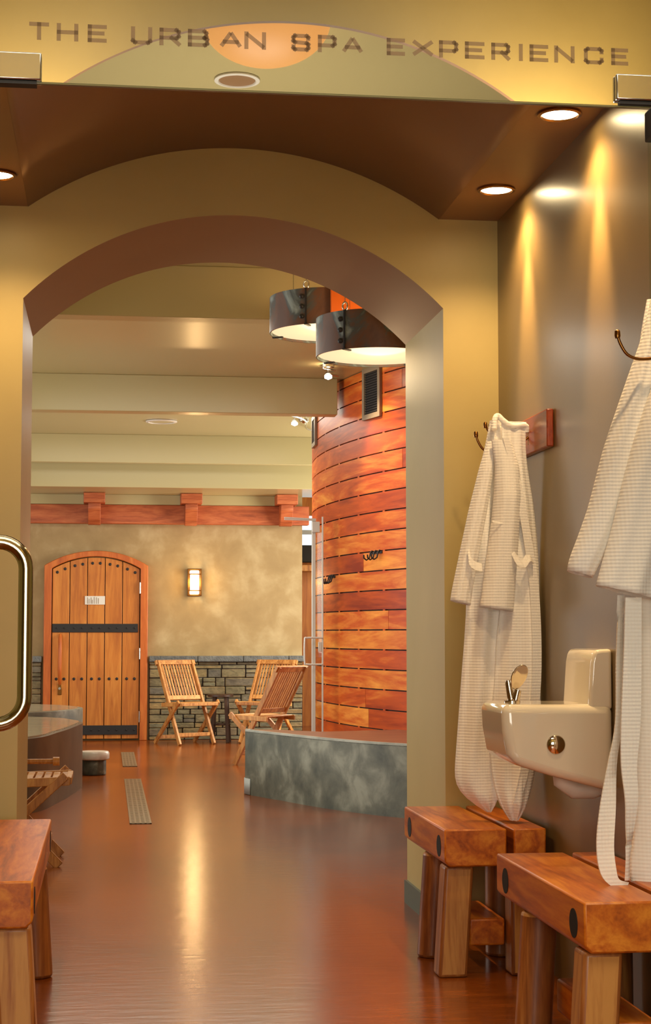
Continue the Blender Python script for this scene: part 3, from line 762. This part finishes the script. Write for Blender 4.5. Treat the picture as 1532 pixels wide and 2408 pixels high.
# ------------------------------------------------------------------ open glass door near the curved wall
YG = 14.05
def gp(px, py, Y=YG): return at(px, py, Y=Y)
t = thing('glass_door', 'open glass door with slim aluminium frame and closer in front of the red planks', 'door', (gp(745, 1500).x, YG, 0))
gx = gp(745, 1500).x; zt = gp(745, 1216).z
fl = gp(737, 1500).x - gx; frr = gp(757, 1500).x - gx
MB().box(fl - .012, fl + .018, -.02, .02, .01, zt - .02).build('stile', M['alu'], t, bevel=.003)
MB().box(frr - .004, frr + .008, -.06, -.03, .01, zt).build('jamb_post', M['alu'], t, bevel=.002)
MB().bar((fl + .018, 0, 1.07), (frr - .004, -.035, 1.07), zt*.93, .008, (0, 0, 1)).build('glass_pane', M['glass'], t)
MB().box(fl - .015, fl + .05, -.045, .0, zt - .13, zt - .04).build('closer_body', M['alu'], t, bevel=.004)
ax = gp(668, 1219).x - gx
MB().bar((fl + .02, -.03, zt - .02), (ax, -.03, gp(668, 1218).z), .012, .012).bar((fl + .02, -.03, zt - .03), (ax, -.03, gp(668, 1222).z), .01, .01).build('closer_arm', M['alu'], t, bevel=.002)
hz1 = gp(730, 1500).z; hz0 = gp(730, 1562).z; hx = gp(715, 1500).x - gx
MB().tube(cr([(frr, -.07, hz1), (hx + .02, -.07, hz1), (hx, -.07, hz1 - .02), (hx, -.07, hz0 + .02), (hx + .02, -.07, hz0), (frr, -.07, hz0)], 5), .008, 10).build('pull_handle', M['alu'], t, smooth=60)
MB().box(frr - .035, frr - .008, -.06, -.04, gp(750, 1532).z, gp(750, 1510).z).build('lock', M['alu'], t, bevel=.002)

# ------------------------------------------------------------------ corridor downlights
def wall_streak(x, y):
    # extra narrow spot added at the lamp to draw the streak down the wall
    if x > 1: spot('downlight_beam', (x, y, ZS - .03), (WR, y, ZS - .55), 120, WARM, 36, 1, .03)
def downlight(px, py, lab):
    c = at(px, py, Z=ZS)
    t = thing('recessed_downlight', lab, 'ceiling light', (c.x, c.y, ZS), 0, 'recessed downlights in the brown soffits')
    MB().lathe([(.058, -.001), (.072, -.001), (.072, -.008), (.062, -.011), (.058, -.004)], (0, 0, 0), 40).build('trim_ring', M['bronze'], t, smooth=40)
    MB().lathe([(.057, -.002), (.057, -.005)], (0, 0, 0), 32).build('lens', M['bulb'], t)
    spot('downlight_beam', (c.x, c.y, ZS - .03), (c.x, c.y, 0), 34, WARM, 135, .8, .03); wall_streak(c.x, c.y)
    return c
d1 = downlight(1317, 266, 'lit recessed downlight in the right soffit nearest the glass transom')
d2 = downlight(1168, 444, 'lit recessed downlight in the right soffit nearest the arch')
downlight(-8, 408, 'lit recessed downlight in the left soffit at the picture edge')
for (x, y) in ((d1.x, d1.y - .93), (-.43, 5.12)):
    spot('downlight_beam', (x, y, ZS - .03), (x, y, 0), 34, WARM, 135, .8, .03)

# ------------------------------------------------------------------ benches
def bench(name, lab, x0, x1, y0, y1, inward, ztop=.516, grp='chunky timber benches'):
    """x0 room side, x1 wall side; two thick timbers running along y"""
    t = thing(name, lab, 'bench', ((x0 + x1)/2, (y0 + y1)/2, 0), 0, grp)
    ox, oy = t.location.x, t.location.y
    wd = abs(x1 - x0); big = wd*.61; gap = .026; th = .13; s = 1 if x1 > x0 else -1
    xa = x0 - ox; L = (y1 - y0)/2
    bm_x = [(xa, xa + s*big), (xa + s*(big + gap), x1 - ox)]
    for (a, b) in bm_x:
        lo, hi = min(a, b), max(a, b); c_ = .018
        prof = [(lo + (c_ if a == xa else .004), ztop - th), (hi - .004, ztop - th), (hi, ztop - th + .01), (hi, ztop), (lo, ztop), (lo, ztop - th + c_)] if s > 0 else \
               [(lo + .004, ztop - th), (hi - (c_ if a == xa else .004), ztop - th), (hi, ztop - th + c_), (hi, ztop), (lo, ztop), (lo, ztop - th + .01)]
        MB().prism(prof, XZ, -L, L).build('seat_timber', M['bench'], t, bevel=.006)
    legs = []
    def leg(xo, yy, rnd, splay):
        # xo: outer x at the top, s towards the wall
        H_ = ztop - th; m_ = MB(); cx = xo + s*.055
        if rnd: pl = [(cx + .054*math.cos(a), yy + .054*math.sin(a)) for a in [2*PI*i/20 for i in range(20)]]
        else: pl = [(cx - .052, yy - .045), (cx + .052, yy - .045), (cx + .052, yy + .06), (cx - .052, yy + .06)]
        n_ = len(pl)
        vs = [(x - s*splay, y, 0) for x, y in pl] + [(x, y, H_) for x, y in pl]
        m_.add(vs, [tuple(range(n_)), tuple(range(2*n_ - 1, n_ - 1, -1))] + [(i, (i+1) % n_, n_ + (i+1) % n_, n_ + i) for i in range(n_)])
        m_.build('leg', M['leg'], t, bevel=.012, seg=3)
    for yy, rnd in ((-L + .07, 0), (L - .38 if L < .42 else L - .3, 1)):
        leg(xa + s*.004, yy, rnd, .025); leg(x1 - ox - s*.125, yy, rnd, 0)
    MB().box(min(xa + s*.108, x1 - ox - s*.128), max(xa + s*.108, x1 - ox - s*.128), -L + .1, L - .3, .095, .19).build('stretcher', M['bench'], t, bevel=.008)
    # counterbored bolt holes on the room side
    for yy in (-L + .1, L - .12):
        e = .0015
        MB().lathe([(.038, 0), (.038, e)], (xa - s*e, yy, ztop - th*.52), 24, Matrix.Rotation(s*PI/2, 3, 'Y')).build('bolt_hole', M['ventdark'], t)
    return t
bench('timber_bench', 'chunky timber bench under the hanging robe, farthest along the right wall', 1.18, 1.545, 5.91, 6.72, 1)
bench('timber_bench', 'chunky timber bench at the lower right corner, nearest on the right', 1.215, 1.57, 4.275, 5.26, 1)
bench('timber_bench', 'chunky timber bench at the left edge of the picture', -.195, -.555, 4.84, 6.44, -1)

# ------------------------------------------------------------------ robe rack + hooks
def hook(t, y, z, xw=-.02, upper=True):
    """double coat hook projecting towards -x, local coords"""
    pts = [(xw, y, z - .02), (xw - .03, y, z - .045), (xw - .08, y, z - .052), (xw - .115, y, z - .04), (xw - .135, y, z - .01), (xw - .142, y, z + .012)]
    h = MB().tube(cr(pts, 4), .0045, 8).lathe([(.007, 0), (.009, .006), (.008, .02), (.004, .024)], (xw - .143, y, z + .005), 10).build('hook', M['bronze'], t, smooth=60)
    if not upper: return
    pts = [(xw, y, z), (xw - .05, y, z + .0), (xw - .085, y, z + .02), (xw - .105, y, z + .05)]
    MB().tube(cr(pts, 4), .0045, 8).lathe([(.006, 0), (.008, .006), (.007, .02), (.003, .024)], (xw - .106, y, z + .042), 10).build('upper_prong', M['bronze'], h, smooth=60)
    MB().obox((xw + .003, y, z - .01), (.004, 0, 0), (0, .009, 0), (0, 0, .04)).build('back_plate', M['bronze'], h, bevel=.003)
rb0 = at(1288, 1010, X=WR - .025)
t = thing('hook_rack', 'reddish wood wall board carrying bronze hooks behind the hanging robe', 'hook rack', (WR, rb0.y, at(1288, 1050, X=WR - .025).z))
rh = at(1288, 960, X=WR - .025).z - t.location.z
MB().box(-.027, -.001, 0, .92, 0, rh).build('board', M['board'], t, bevel=.005)
for y in (.27, .52): hook(t, y, rh*.62, -.027)
h2 = at(1472, 800, X=WR - .143)
t = thing('hook_rack', 'bronze coat hook behind the near robe at the right picture edge', 'hook rack', (WR, h2.y - .5, h2.z - .08))
MB().box(-.026, -.001, -.5, .28, 0, rh).build('board', M['board'], t, bevel=.005)
for y in (.02, .49): hook(t, y, .078, -.026, y < .1)
t.children[0].data  # board

# ------------------------------------------------------------------ robes
def interp(rows, y):
    ks = rows
    if y <= ks[0][0]: return ks[0][1:]
    for a, b in zip(ks[:-1], ks[1:]):
        if a[0] <= y <= b[0]:
            u = (y - a[0])/(b[0] - a[0]); return tuple(a[i] + (b[i] - a[i])*u for i in range(1, len(a)))
    return ks[-1][1:]
def smooth_rows(rows, n):
    y0, y1 = rows[0][0], rows[-1][0]; out = []
    raw = [[y0 + (y1 - y0)*i/n] + list(interp(rows, y0 + (y1 - y0)*i/n)) for i in range(n + 1)]
    for _ in range(3):
        nw = [list(r) for r in raw]
        for i in range(1, n):
            for k in (1, 2): nw[i][k] = (raw[i-1][k] + 2*raw[i][k] + raw[i+1][k])/4
        raw = nw
    return raw
def cloth_tube(rows, Y, depth, folds, seed, yoff=0, n=56, na=88, cap_top=True, cap_bot=False, slant=0, xmax=WR - .012):
    rnd = random.Random(seed); mb = MB(); vs = []
    fl_ = [(rnd.choice((3, 4, 5, 7)), rnd.uniform(0, 6.28), rnd.uniform(-1.5, 1.5), rnd.uniform(.5, 1)) for _ in range(4)]
    rr = smooth_rows(rows, n)
    for i, (py, xl, xr) in enumerate(rr):
        v = i/n
        a = at(xl, py, Y=Y); b = at(xr, py, Y=Y); c_ = (a + b)/2; hw_ = max(.004, (b.x - a.x)/2); grow = min(1, .25 + v*2.2)
        dd = min(depth*grow, hw_*1.1)
        if i > n*.96 and not cap_bot is False: dd *= .6
        for j in range(na):
            th = 2*PI*j/na
            fx = sum(am*math.sin(k*th + ph + tw*v) for k, ph, tw, am in fl_)/3
            fx2 = fx
            rr_ = 1 + folds*grow*(.55*fx2)
            x = c_.x + hw_*math.cos(th)*(1 - .06*folds*max(0, fx2)); y = Y + yoff + dd*math.sin(th)*rr_ + folds*.012*grow*math.sin(7*th + 2*v)*math.sin(th)**2
            z = c_.z + slant*math.cos(th)*hw_ * (v**3)
            vs.append((min(x, xmax), y, z))
    fs = [(i*na + j, i*na + (j+1) % na, (i+1)*na + (j+1) % na, (i+1)*na + j) for i in range(n) for j in range(na)]
    if cap_top: fs.append(tuple(range(na)))
    if cap_bot: fs.append(tuple(n*na + j for j in range(na)))
    return mb.add(vs, fs)
YR = 6.08
hp = at(1200, 1500, Y=YR)
rb = thing('bathrobe', 'white waffle bathrobe hanging on the hook board, hem touching the far bench', 'bathrobe', (hp.x, YR, .52), 0, 'white waffle bathrobes')
RO = tuple(rb.location)
Lp = [(985, 1160, 1186), (1050, 1148, 1205), (1150, 1122, 1218), (1300, 1103, 1228), (1430, 1104, 1232), (1500, 1100, 1228), (1600, 1092, 1218), (1700, 1085, 1204), (1780, 1079, 1192), (1840, 1075, 1186), (1870, 1088, 1184), (1895, 1120, 1177), (1913, 1152, 1163)]
Rp = [(992, 1178, 1239), (1050, 1180, 1236), (1100, 1182, 1241), (1200, 1180, 1257), (1300, 1175, 1266), (1415, 1175, 1276), (1500, 1165, 1281), (1600, 1160, 1281), (1700, 1150, 1279), (1750, 1148, 1272), (1800, 1152, 1262), (1850, 1160, 1252), (1895, 1175, 1240), (1915, 1187, 1230), (1929, 1200, 1220)]
cloth_tube(Lp, YR, .055, .95, 3, .05).build('left_panel', M['robe'], rb, origin=RO, smooth=70)
cloth_tube(Rp, YR, .055, 1.0, 5, .0).build('right_panel', M['robe'], rb, origin=RO, smooth=70)
s1 = [(1040, 1150, 1192), (1100, 1158, 1212), (1160, 1156, 1216), (1225, 1150, 1213), (1300, 1140, 1208), (1400, 1127, 1201), (1433, 1123, 1198)]
sl = cloth_tube(s1, YR, .05, .2, 9, -.055, cap_bot=False, slant=-.14).build('sleeve', M['robe'], rb, origin=RO, smooth=70, solid=.004)
s2 = [(1040, 1146, 1170), (1100, 1128, 1160), (1200, 1103, 1143), (1300, 1082, 1124), (1400, 1062, 1106), (1418, 1060, 1104)]
cloth_tube(s2, YR, .045, .3, 12, -.01, slant=-.25).build('sleeve', M['robe'], rb, origin=RO, smooth=70, solid=.004)
def P(px, py, dy=0, Y=YR):
    v = at(px, py, Y=Y + dy); return (v.x, v.y, v.z)
MB().tube(cr([P(1163, 1010, -.03), P(1165, 985, -.015), P(1172, 978, 0), P(1185, 990, -.01), P(1205, 1002, -.02), P(1236, 1001, -.01), P(1239, 1015, .0)], 5), .0105, 12).build('collar', M['robe'], rb, origin=RO, smooth=70)
def ribbon(pts, widths, th=.004):
    """pts 3D, widths 3D half-width vectors"""
    mb = MB(); vs = []; P_ = cr(pts, 6); W_ = cr(widths, 6)
    for p, w_ in zip(P_, W_):
        p = Vector(p); w_ = Vector(w_); n_ = Vector((0, -th, 0)) if abs(w_.y) < abs(w_.x) else Vector((-th, 0, 0))
        vs += [p - w_ - n_, p + w_ - n_, p + w_ + n_, p - w_ + n_]
    k = len(P_)
    return mb.add(vs, [(i*4 + j, i*4 + (j+1) % 4, i*4 + 4 + (j+1) % 4, i*4 + 4 + j) for i in range(k-1) for j in range(4)] + [(0, 1, 2, 3), (4*k-1, 4*k-2, 4*k-3, 4*k-4)])
ribbon([P(1160, 1226, -.1), P(1180, 1230, -.106), P(1205, 1232, -.098)], [(0, .001, .003)]*3, .002).build('sleeve_seam', M['robe'], rb, origin=RO, smooth=60)
# edge of the front facing and belt loop folds
ribbon([P(1190, 1030, -.07), P(1215, 1130, -.075), P(1240, 1260, -.075), P(1258, 1400, -.07), P(1262, 1600, -.068), P(1240, 1780, -.066), P(1215, 1890, -.06)], [(.012, .003, 0), (.014, .003, 0), (.016, .004, 0), (.018, .004, 0), (.018, .004, 0), (.018, .004, 0), (.014, .004, 0)], .004).build('lapel', M['robe'], rb, origin=RO, smooth=60)
ribbon([P(1207, 1300, -.1), P(1218, 1318, -.11), P(1232, 1326, -.11), P(1243, 1312, -.1), P(1252, 1322, -.09)], [(.0, .008, .009), (0, .008, .013), (0, .008, .012), (0, .008, .012), (0, .006, .006)], .006).build('belt', M['robe'], rb, origin=RO, smooth=60)
ribbon([P(1104, 1300, -.06), P(1106, 1318, -.07), P(1118, 1330, -.075), P(1132, 1334, -.08)], [(0, .006, .014)]*4, .004).build('belt_loop', M['robe'], rb, origin=RO, smooth=60)

YQ = 4.62
hp = at(1480, 1500, Y=YQ)
rb = thing('bathrobe', 'white waffle bathrobe cut by the right picture edge, sashes trailing onto the near bench', 'bathrobe', (hp.x, YQ, .52), 0, 'white waffle bathrobes')
RO = tuple(rb.location)
def Q(px, py, dy=0): return P(px, py, dy, YQ)
XM = WR - .01
cloth_tube([(700, 1530, 1572), (800, 1512, 1600), (900, 1505, 1640), (1100, 1500, 1680), (1400, 1505, 1700), (1650, 1502, 1700), (1750, 1492, 1700), (1850, 1500, 1700), (1990, 1496, 1690), (2040, 1482, 1680), (2070, 1478, 1670), (2092, 1500, 1640)], YQ, .05, .5, 21, .03, xmax=XM).build('body', M['robe'], rb, origin=RO, smooth=70)
cloth_tube([(705, 1534, 1556), (800, 1510, 1550), (880, 1482, 1545), (950, 1458, 1532), (1050, 1424, 1502), (1200, 1386, 1456), (1270, 1362, 1432), (1330, 1339, 1402), (1350, 1337, 1392)], YQ, .045, .3, 23, .0, slant=-.28, xmax=XM).build('sleeve', M['robe'], rb, origin=RO, smooth=70, solid=.004)
cloth_tube([(790, 1548, 1600), (900, 1527, 1600), (950, 1508, 1598), (1050, 1476, 1590), (1150, 1450, 1575), (1250, 1428, 1560), (1340, 1404, 1540), (1395, 1390, 1524)], YQ, .05, .25, 25, -.06, slant=-.24, xmax=XM).build('sleeve', M['robe'], rb, origin=RO, smooth=70, solid=.004)
ribbon([Q(1461, 1400, -.02), Q(1457, 1550, -.02), Q(1455, 1700, -.02), Q(1440, 1800, -.03), Q(1430, 1900, -.04), Q(1424, 1990, -.05), Q(1432, 2050, -.06), Q(1452, 2078, -.06), Q(1476, 2082, -.06)],
       [(.009, .01, 0), (.012, .01, 0), (.012, .01, 0), (.016, .01, 0), (.024, .006, 0), (.026, .006, 0), (.022, .004, .008), (.006, .0, .012), (.004, 0, .008)]).build('sash', M['robe'], rb, origin=RO, smooth=60)
ribbon([Q(1490, 1405, -.09), Q(1488, 1550, -.09), Q(1484, 1700, -.09), Q(1480, 1800, -.09), Q(1486, 1880, -.09), Q(1482, 1950, -.08), Q(1478, 2010, -.08), Q(1476, 2070, -.07)],
       [(.023, .0, 0), (.025, .0, 0), (.027, 0, 0), (.022, 0, 0), (.018, .0, 0), (.013, .006, 0), (.006, .01, 0), (.005, .006, 0)]).build('sash', M['robe'], rb, origin=RO, smooth=60)

# ------------------------------------------------------------------ drinking fountain
YN = at(1446, 1700, X=WR).y
print('fountain near', YN)
def fp(px, py): v = at(px, py, Y=YN); return (v.x, v.z)
FD = .33
x0f = fp(1183, 1700)[0]
t = thing('drinking_fountain', 'cream porcelain drinking fountain with raised back mounted on the right wall', 'drinking fountain', (WR, YN + FD/2, fp(1300, 1858)[1]))
FO = tuple(t.location)
prof = [fp(1183, 1657), fp(1186, 1720), fp(1196, 1775), fp(1210, 1798), fp(1300, 1826), fp(1420, 1857), (WR - .002, fp(1440, 1857)[1]), (WR - .002, fp(1440, 1657)[1])]
MB().prism(prof, XZ, YN, YN + FD).build('basin', M['porc'], t, origin=FO, bevel=.028, seg=6)
prof = [fp(1388, 1668), fp(1394, 1560), fp(1399, 1534), fp(1406, 1529), fp(1416, 1527), (WR - .002, fp(1440, 1526)[1]), (WR - .002, fp(1440, 1670)[1])]
MB().prism(prof, XZ, YN + .01, YN + FD - .01).build('back_upstand', M['porc'], t, origin=FO, bevel=.022, seg=5)
c = at(1308, 1751, Y=YN)
MB().lathe([(.03, 0), (.03, .004), (.026, .008), (.006, .012)], (c.x, YN, c.z), 32, Matrix.Rotation(PI/2, 3, 'X')).build('push_button', M['chrome'], t, origin=FO, smooth=60)
fy = YN + .2; b0 = at(1205, 1652, Y=fy)
MB().lathe([(.026, 0), (.026, .006), (.012, .01)], (b0.x, fy, b0.z + .0), 24).tube([(b0.x + .01, fy, b0.z), (b0.x + .02, fy, b0.z + .04)], [.013, .011], 14).tube([(b0.x + .002, fy + .012, b0.z), (b0.x - .008, fy + .012, b0.z + .06), (b0.x - .01, fy + .01, b0.z + .072)], [.012, .011, .008], 14).build('bubbler', M['chrome'], t, origin=FO, smooth=50)
hc = at(1219, 1592, Y=fy)
g_ = MB(); sh = []
for i in range(20):
    a = 2*PI*i/20; u = .026*math.cos(a)*(1 + .15*math.sin(a)); v_ = .04*math.sin(a); sh.append((u + .25*v_, v_))
g_.prism(sh, lambda u, v, w_: (hc.x + u, fy - .012 + w_ - v*.25, hc.z + v), -.003, .003)
g_.build('mouth_guard', M['chrome'], t, origin=FO, bevel=.002)
c = at(1322, 1835, Y=YN + .16)
MB().tube([(c.x, YN + .16, c.z + .03), (c.x, YN + .16, c.z - .0), (c.x + .04, YN + .16, c.z - .03), (c.x + .1, YN + .16, c.z - .03), (WR - .002, YN + .16, c.z - .02)], .03, 16).build('drain_pipe', M['white'], t, origin=FO, smooth=60)

# ------------------------------------------------------------------ entrance: transom glass, fittings, door pull
YT = 3.6; zt0 = at(700, 217, Y=YT).z
XL_, XR_ = WL, WR
t = thing('glass_transom', 'glass transom panel lettered THE URBAN SPA EXPERIENCE over the doorway', 'glass panel', ((XL_ + XR_)/2, YT, zt0))
TO = tuple(t.location)
MB().box(XL_, XR_, YT, YT + .01, zt0, zt0 + .75).build('pane', M['mirrorglass'], t, origin=TO)
MB().box(XL_, XR_, YT, YT + .01, zt0 - .004, zt0 - .0005).build('glass_edge', plain('green_glass_edge', hexc(110, 105, 72), .2), t, origin=TO)
# squared capital letters, strokes on a 0..1 grid
GL = {
 'T': [[(0, 1), (1, 1)], [(.5, 1), (.5, 0)]], 'H': [[(0, 0), (0, 1)], [(1, 0), (1, 1)], [(0, .5), (1, .5)]],
 'E': [[(1, 1), (0, 1), (0, 0), (1, 0)], [(0, .52), (.85, .52)]], 'U': [[(0, 1), (0, .12), (.12, 0), (.88, 0), (1, .12), (1, 1)]],
 'R': [[(0, 0), (0, 1), (.88, 1), (1, .88), (1, .55), (.88, .42), (0, .42)], [(.6, .42), (1, 0)]],
 'B': [[(0, 0), (0, 1), (.85, 1), (.95, .88), (.95, .62), (.85, .52), (0, .52)], [(.85, .52), (1, .4), (1, .12), (.88, 0), (0, 0)]],
 'A': [[(0, 0), (.5, 1), (1, 0)], [(.18, .32), (.82, .32)]], 'N': [[(0, 0), (0, 1), (1, 0), (1, 1)]],
 'S': [[(1, .8), (1, .9), (.9, 1), (.1, 1), (0, .88), (0, .62), (.1, .53), (.9, .47), (1, .38), (1, .12), (.9, 0), (.1, 0), (0, .1), (0, .2)]],
 'P': [[(0, 0), (0, 1), (.88, 1), (1, .88), (1, .5), (.88, .38), (0, .38)]], 'X': [[(0, 1), (1, 0)], [(0, 0), (1, 1)]],
 'I': [[(0, 0), (0, 1)]], 'C': [[(1, .78), (1, .88), (.88, 1), (.12, 1), (0, .88), (0, .12), (.12, 0), (.88, 0), (1, .12), (1, .22)]]}
zb_ = (at(80, 106, Y=YT).z + at(1470, 142, Y=YT).z)/2
zt_ = (at(80, 60, Y=YT).z + at(1470, 106, Y=YT).z)/2
WPX = [('THE', [(68, 115), (133, 184), (206, 251)]), ('URBAN', [(308, 358), (375, 425), (442, 492), (516, 570), (575, 626)]), ('SPA', [(686, 730), (748, 792), (804, 855)]),
       ('EXPERIENCE', [(910, 953), (968, 1022), (1033, 1078), (1094, 1140), (1156, 1200), (1221, 1221), (1246, 1290), (1304, 1352), (1374, 1420), (1438, 1478)])]
SW = .0088
for word, spans in WPX:
    for chx, (a, b) in zip(word, spans):
        xa_ = at(a, 110, Y=YT).x + SW/2; xb_ = at(b, 110, Y=YT).x - SW/2; m_ = MB()
        if chx == 'I': xb_ = xa_ + .001
        for st_ in GL[chx]:
            pp = [Vector((xa_ + (xb_ - xa_)*u, YT - .0003, zb_ + SW/2 + (zt_ - zb_ - SW)*v)) for u, v in st_]
            for i in range(len(pp) - 1):
                d_ = (pp[i+1] - pp[i]).normalized() * SW * .5
                p_, q_ = pp[i] - d_ * (1 if i == 0 or True else 0), pp[i+1] + d_
                if chx in 'AXN' and abs(d_.x) > 1e-5 and abs(d_.z) > 1e-5: p_, q_ = pp[i], pp[i+1]
                n_ = Vector((-d_.z, 0, d_.x))
                e_ = Vector((0, .0003, 0))
                m_.add([p_ - n_, q_ - n_, q_ + n_, p_ + n_], [(0, 1, 2, 3)])
        m_.build('letter', M['letter'], t, origin=TO)
def fitting(xa, xb, pyt, pyb, px, lab):
    za, zb = at(px, pyb, Y=YT).z, at(px, pyt, Y=YT).z
    t = thing('patch_fitting', lab, 'door fitting', ((xa + xb)/2, YT, za), 0, 'steel patch fittings on the glass')
    MB().box(xa, xb, YT - .016, YT - .001, za, zb).build('front_plate', M['steel'], t, origin=tuple(t.location), bevel=.003)
    MB().box(xa, xb, YT + .011, YT + .026, za, zb).build('rear_plate', M['steel'], t, origin=tuple(t.location), bevel=.003)
    MB().box(xa + .01, xb - .01, YT - .01, YT + .02, za - .008, za - .001).build('pivot_shoe', M['iron'], t, origin=tuple(t.location))
x_ = at(98, 160, Y=YT).x; fitting(x_ - .16, x_, 129, 193, 90, 'polished steel patch fitting at the left end of the glass transom')
x_ = at(1446, 200, Y=YT).x; fitting(x_, x_ + .16, 178, 238, 1450, 'polished steel patch fitting at the right end of the glass transom')

# open glass door leaf, seen edge-on just outside the left edge, with its pull
YH = 2.9; XD = at(-12, 1500, Y=YH).x - .02
XD = -.262
t = thing('glass_door', 'open glass door leaf with tubular steel pull at the left picture edge', 'door', (XD, 3.1, 0))
MB().box(-.005, .005, -.48, .47, .01, 2.33).build('pane', M['glass'], t)
a = at(62, 1275, Y=YH); b = at(56, 1703, Y=YH); xo_ = a.x - XD; za, zb = a.z, b.z
yy = YH - 3.1; rr_ = .045
pts = [(0.005, yy, za)]
for i in range(9): t_ = PI/2*i/8; pts.append((xo_ - rr_ + rr_*math.sin(t_), yy, za - rr_ + rr_*math.cos(t_)))
for i in range(9): t_ = PI/2*i/8; pts.append((xo_ - rr_ + rr_*math.cos(t_), yy, zb + rr_ - rr_*math.sin(t_)))
pts.append((.005, yy, zb))
MB().tube(pts, .0125, 20).build('pull_handle', M['pull'], t, smooth=60)
xr_ = at(1529, 700, Y=3.55).x; zq0 = at(1525, 320, Y=3.5).z; zq1 = at(1525, 250, Y=3.5).z
t = thing('glass_door', 'open glass door leaf with dark corner fitting at the right picture edge', 'door', (xr_ + .005, 3.55, 0))
MB().box(-.005, .005, -.95, 0, .01, 2.33).build('pane', M['glass'], t)
MB().box(-.012, .02, -.16, .0, zq0, zq1).build('corner_fitting', M['iron'], t, bevel=.003)

# ------------------------------------------------------------------ entrance lobby (what the transom reflects)
VY = 8.0; LY = 2*YT - VY
a = at(145, 197, Y=VY); b = at(1215, 240, Y=VY); c = at(640, 48, Y=VY)
cx_ = (a.x + b.x)/2; hw_ = (b.x - a.x)/2
struct(arch_wall('wall_lobby_arch', cx_, hw_, (a.z + b.z)/2, c.z - (a.z + b.z)/2, LY - .03, LY, -4, 5, 5.2, [M['olive'], M['brown']]))
LC = at(558, 186, Y=10.6).z
sp = at(558, 186, Y=10.6)
disc_ring('ceiling_speaker', 'round ceiling speaker mirrored in the glass transom', (sp.x, 2*YT - sp.y, LC - .0005), .145, m2='brown')
struct(MB().box(-4, 5, -5.5, LY - .03, LC, LC + .1).build('ceiling_lobby', M['ceil']))
struct(MB().box(-4, 5, LY, 3.58, 5.2, 5.3).build('ceiling_entrance', M['ceil']))
struct(MB().box(-4, 5, -5.6, -5.5, 0, 5.2).build('wall_lobby_back', M['olive']))
struct(MB().box(-4.1, -4, -5.5, 3.6, 0, 5.2).build('wall_lobby_left', M['olive']))
struct(MB().box(5, 5.1, -5.5, 3.6, 0, 5.2).build('wall_lobby_right', M['olive']))
struct(MB().box(-4, XL_ - .101, 3.62, 3.7, 0, 5.2).build('wall_entrance_left', M['olive']))
struct(MB().box(XR_ + .101, 5, 3.62, 3.7, 0, 5.2).build('wall_entrance_right', M['olive']))
struct(MB().box(XL_ - .1, XR_ + .1, 3.62, 3.7, 3.31, 5.2).build('wall_entrance_top', M['olive']))
# bowl pendant
pc = at(626, 60, Y=9.4); rad = (at(778, 60, Y=9.4).x - at(474, 60, Y=9.4).x)/2
pb = at(626, 150, Y=9.4)
t = thing('bowl_pendant', 'glowing amber bowl lamp mirrored in the glass transom', 'pendant lamp', (pc.x, 2*YT - 9.4, pb.z))
dpt = (pc.z - pb.z) + .03
prof = [(rad*math.sin(PI/2*i/14), dpt*(1 - math.cos(PI/2*i/14))) for i in range(15)]
MB().lathe([(max(r, .003), z) for r, z in prof] + [(rad - .012, dpt)], (0, 0, 0), 48).build('bowl', M['bowl'], t, smooth=50)
for a_ in (.5, 2.6, 4.7):
    MB().tube([(rad*math.cos(a_), rad*math.sin(a_), dpt), (rad*.72*math.cos(a_), rad*.72*math.sin(a_), dpt*.35)], .008, 8).build('clasp', M['iron'], t, smooth=50)
MB().tube([(0, 0, dpt), (0, 0, LC - pb.z)], .01, 8).build('stem', M['iron'], t, smooth=50)
for (px, py) in ((40, 190), (1320, 250)):
    v = at(px, py, Y=VY - .35)
    spot('lobby_wall_wash', (v.x, 2*YT - VY + .35, v.z - .45), (v.x, LY - .0, v.z + .2), 60 if px < 500 else 100, (1, .72, .36), 110, .9, .05)
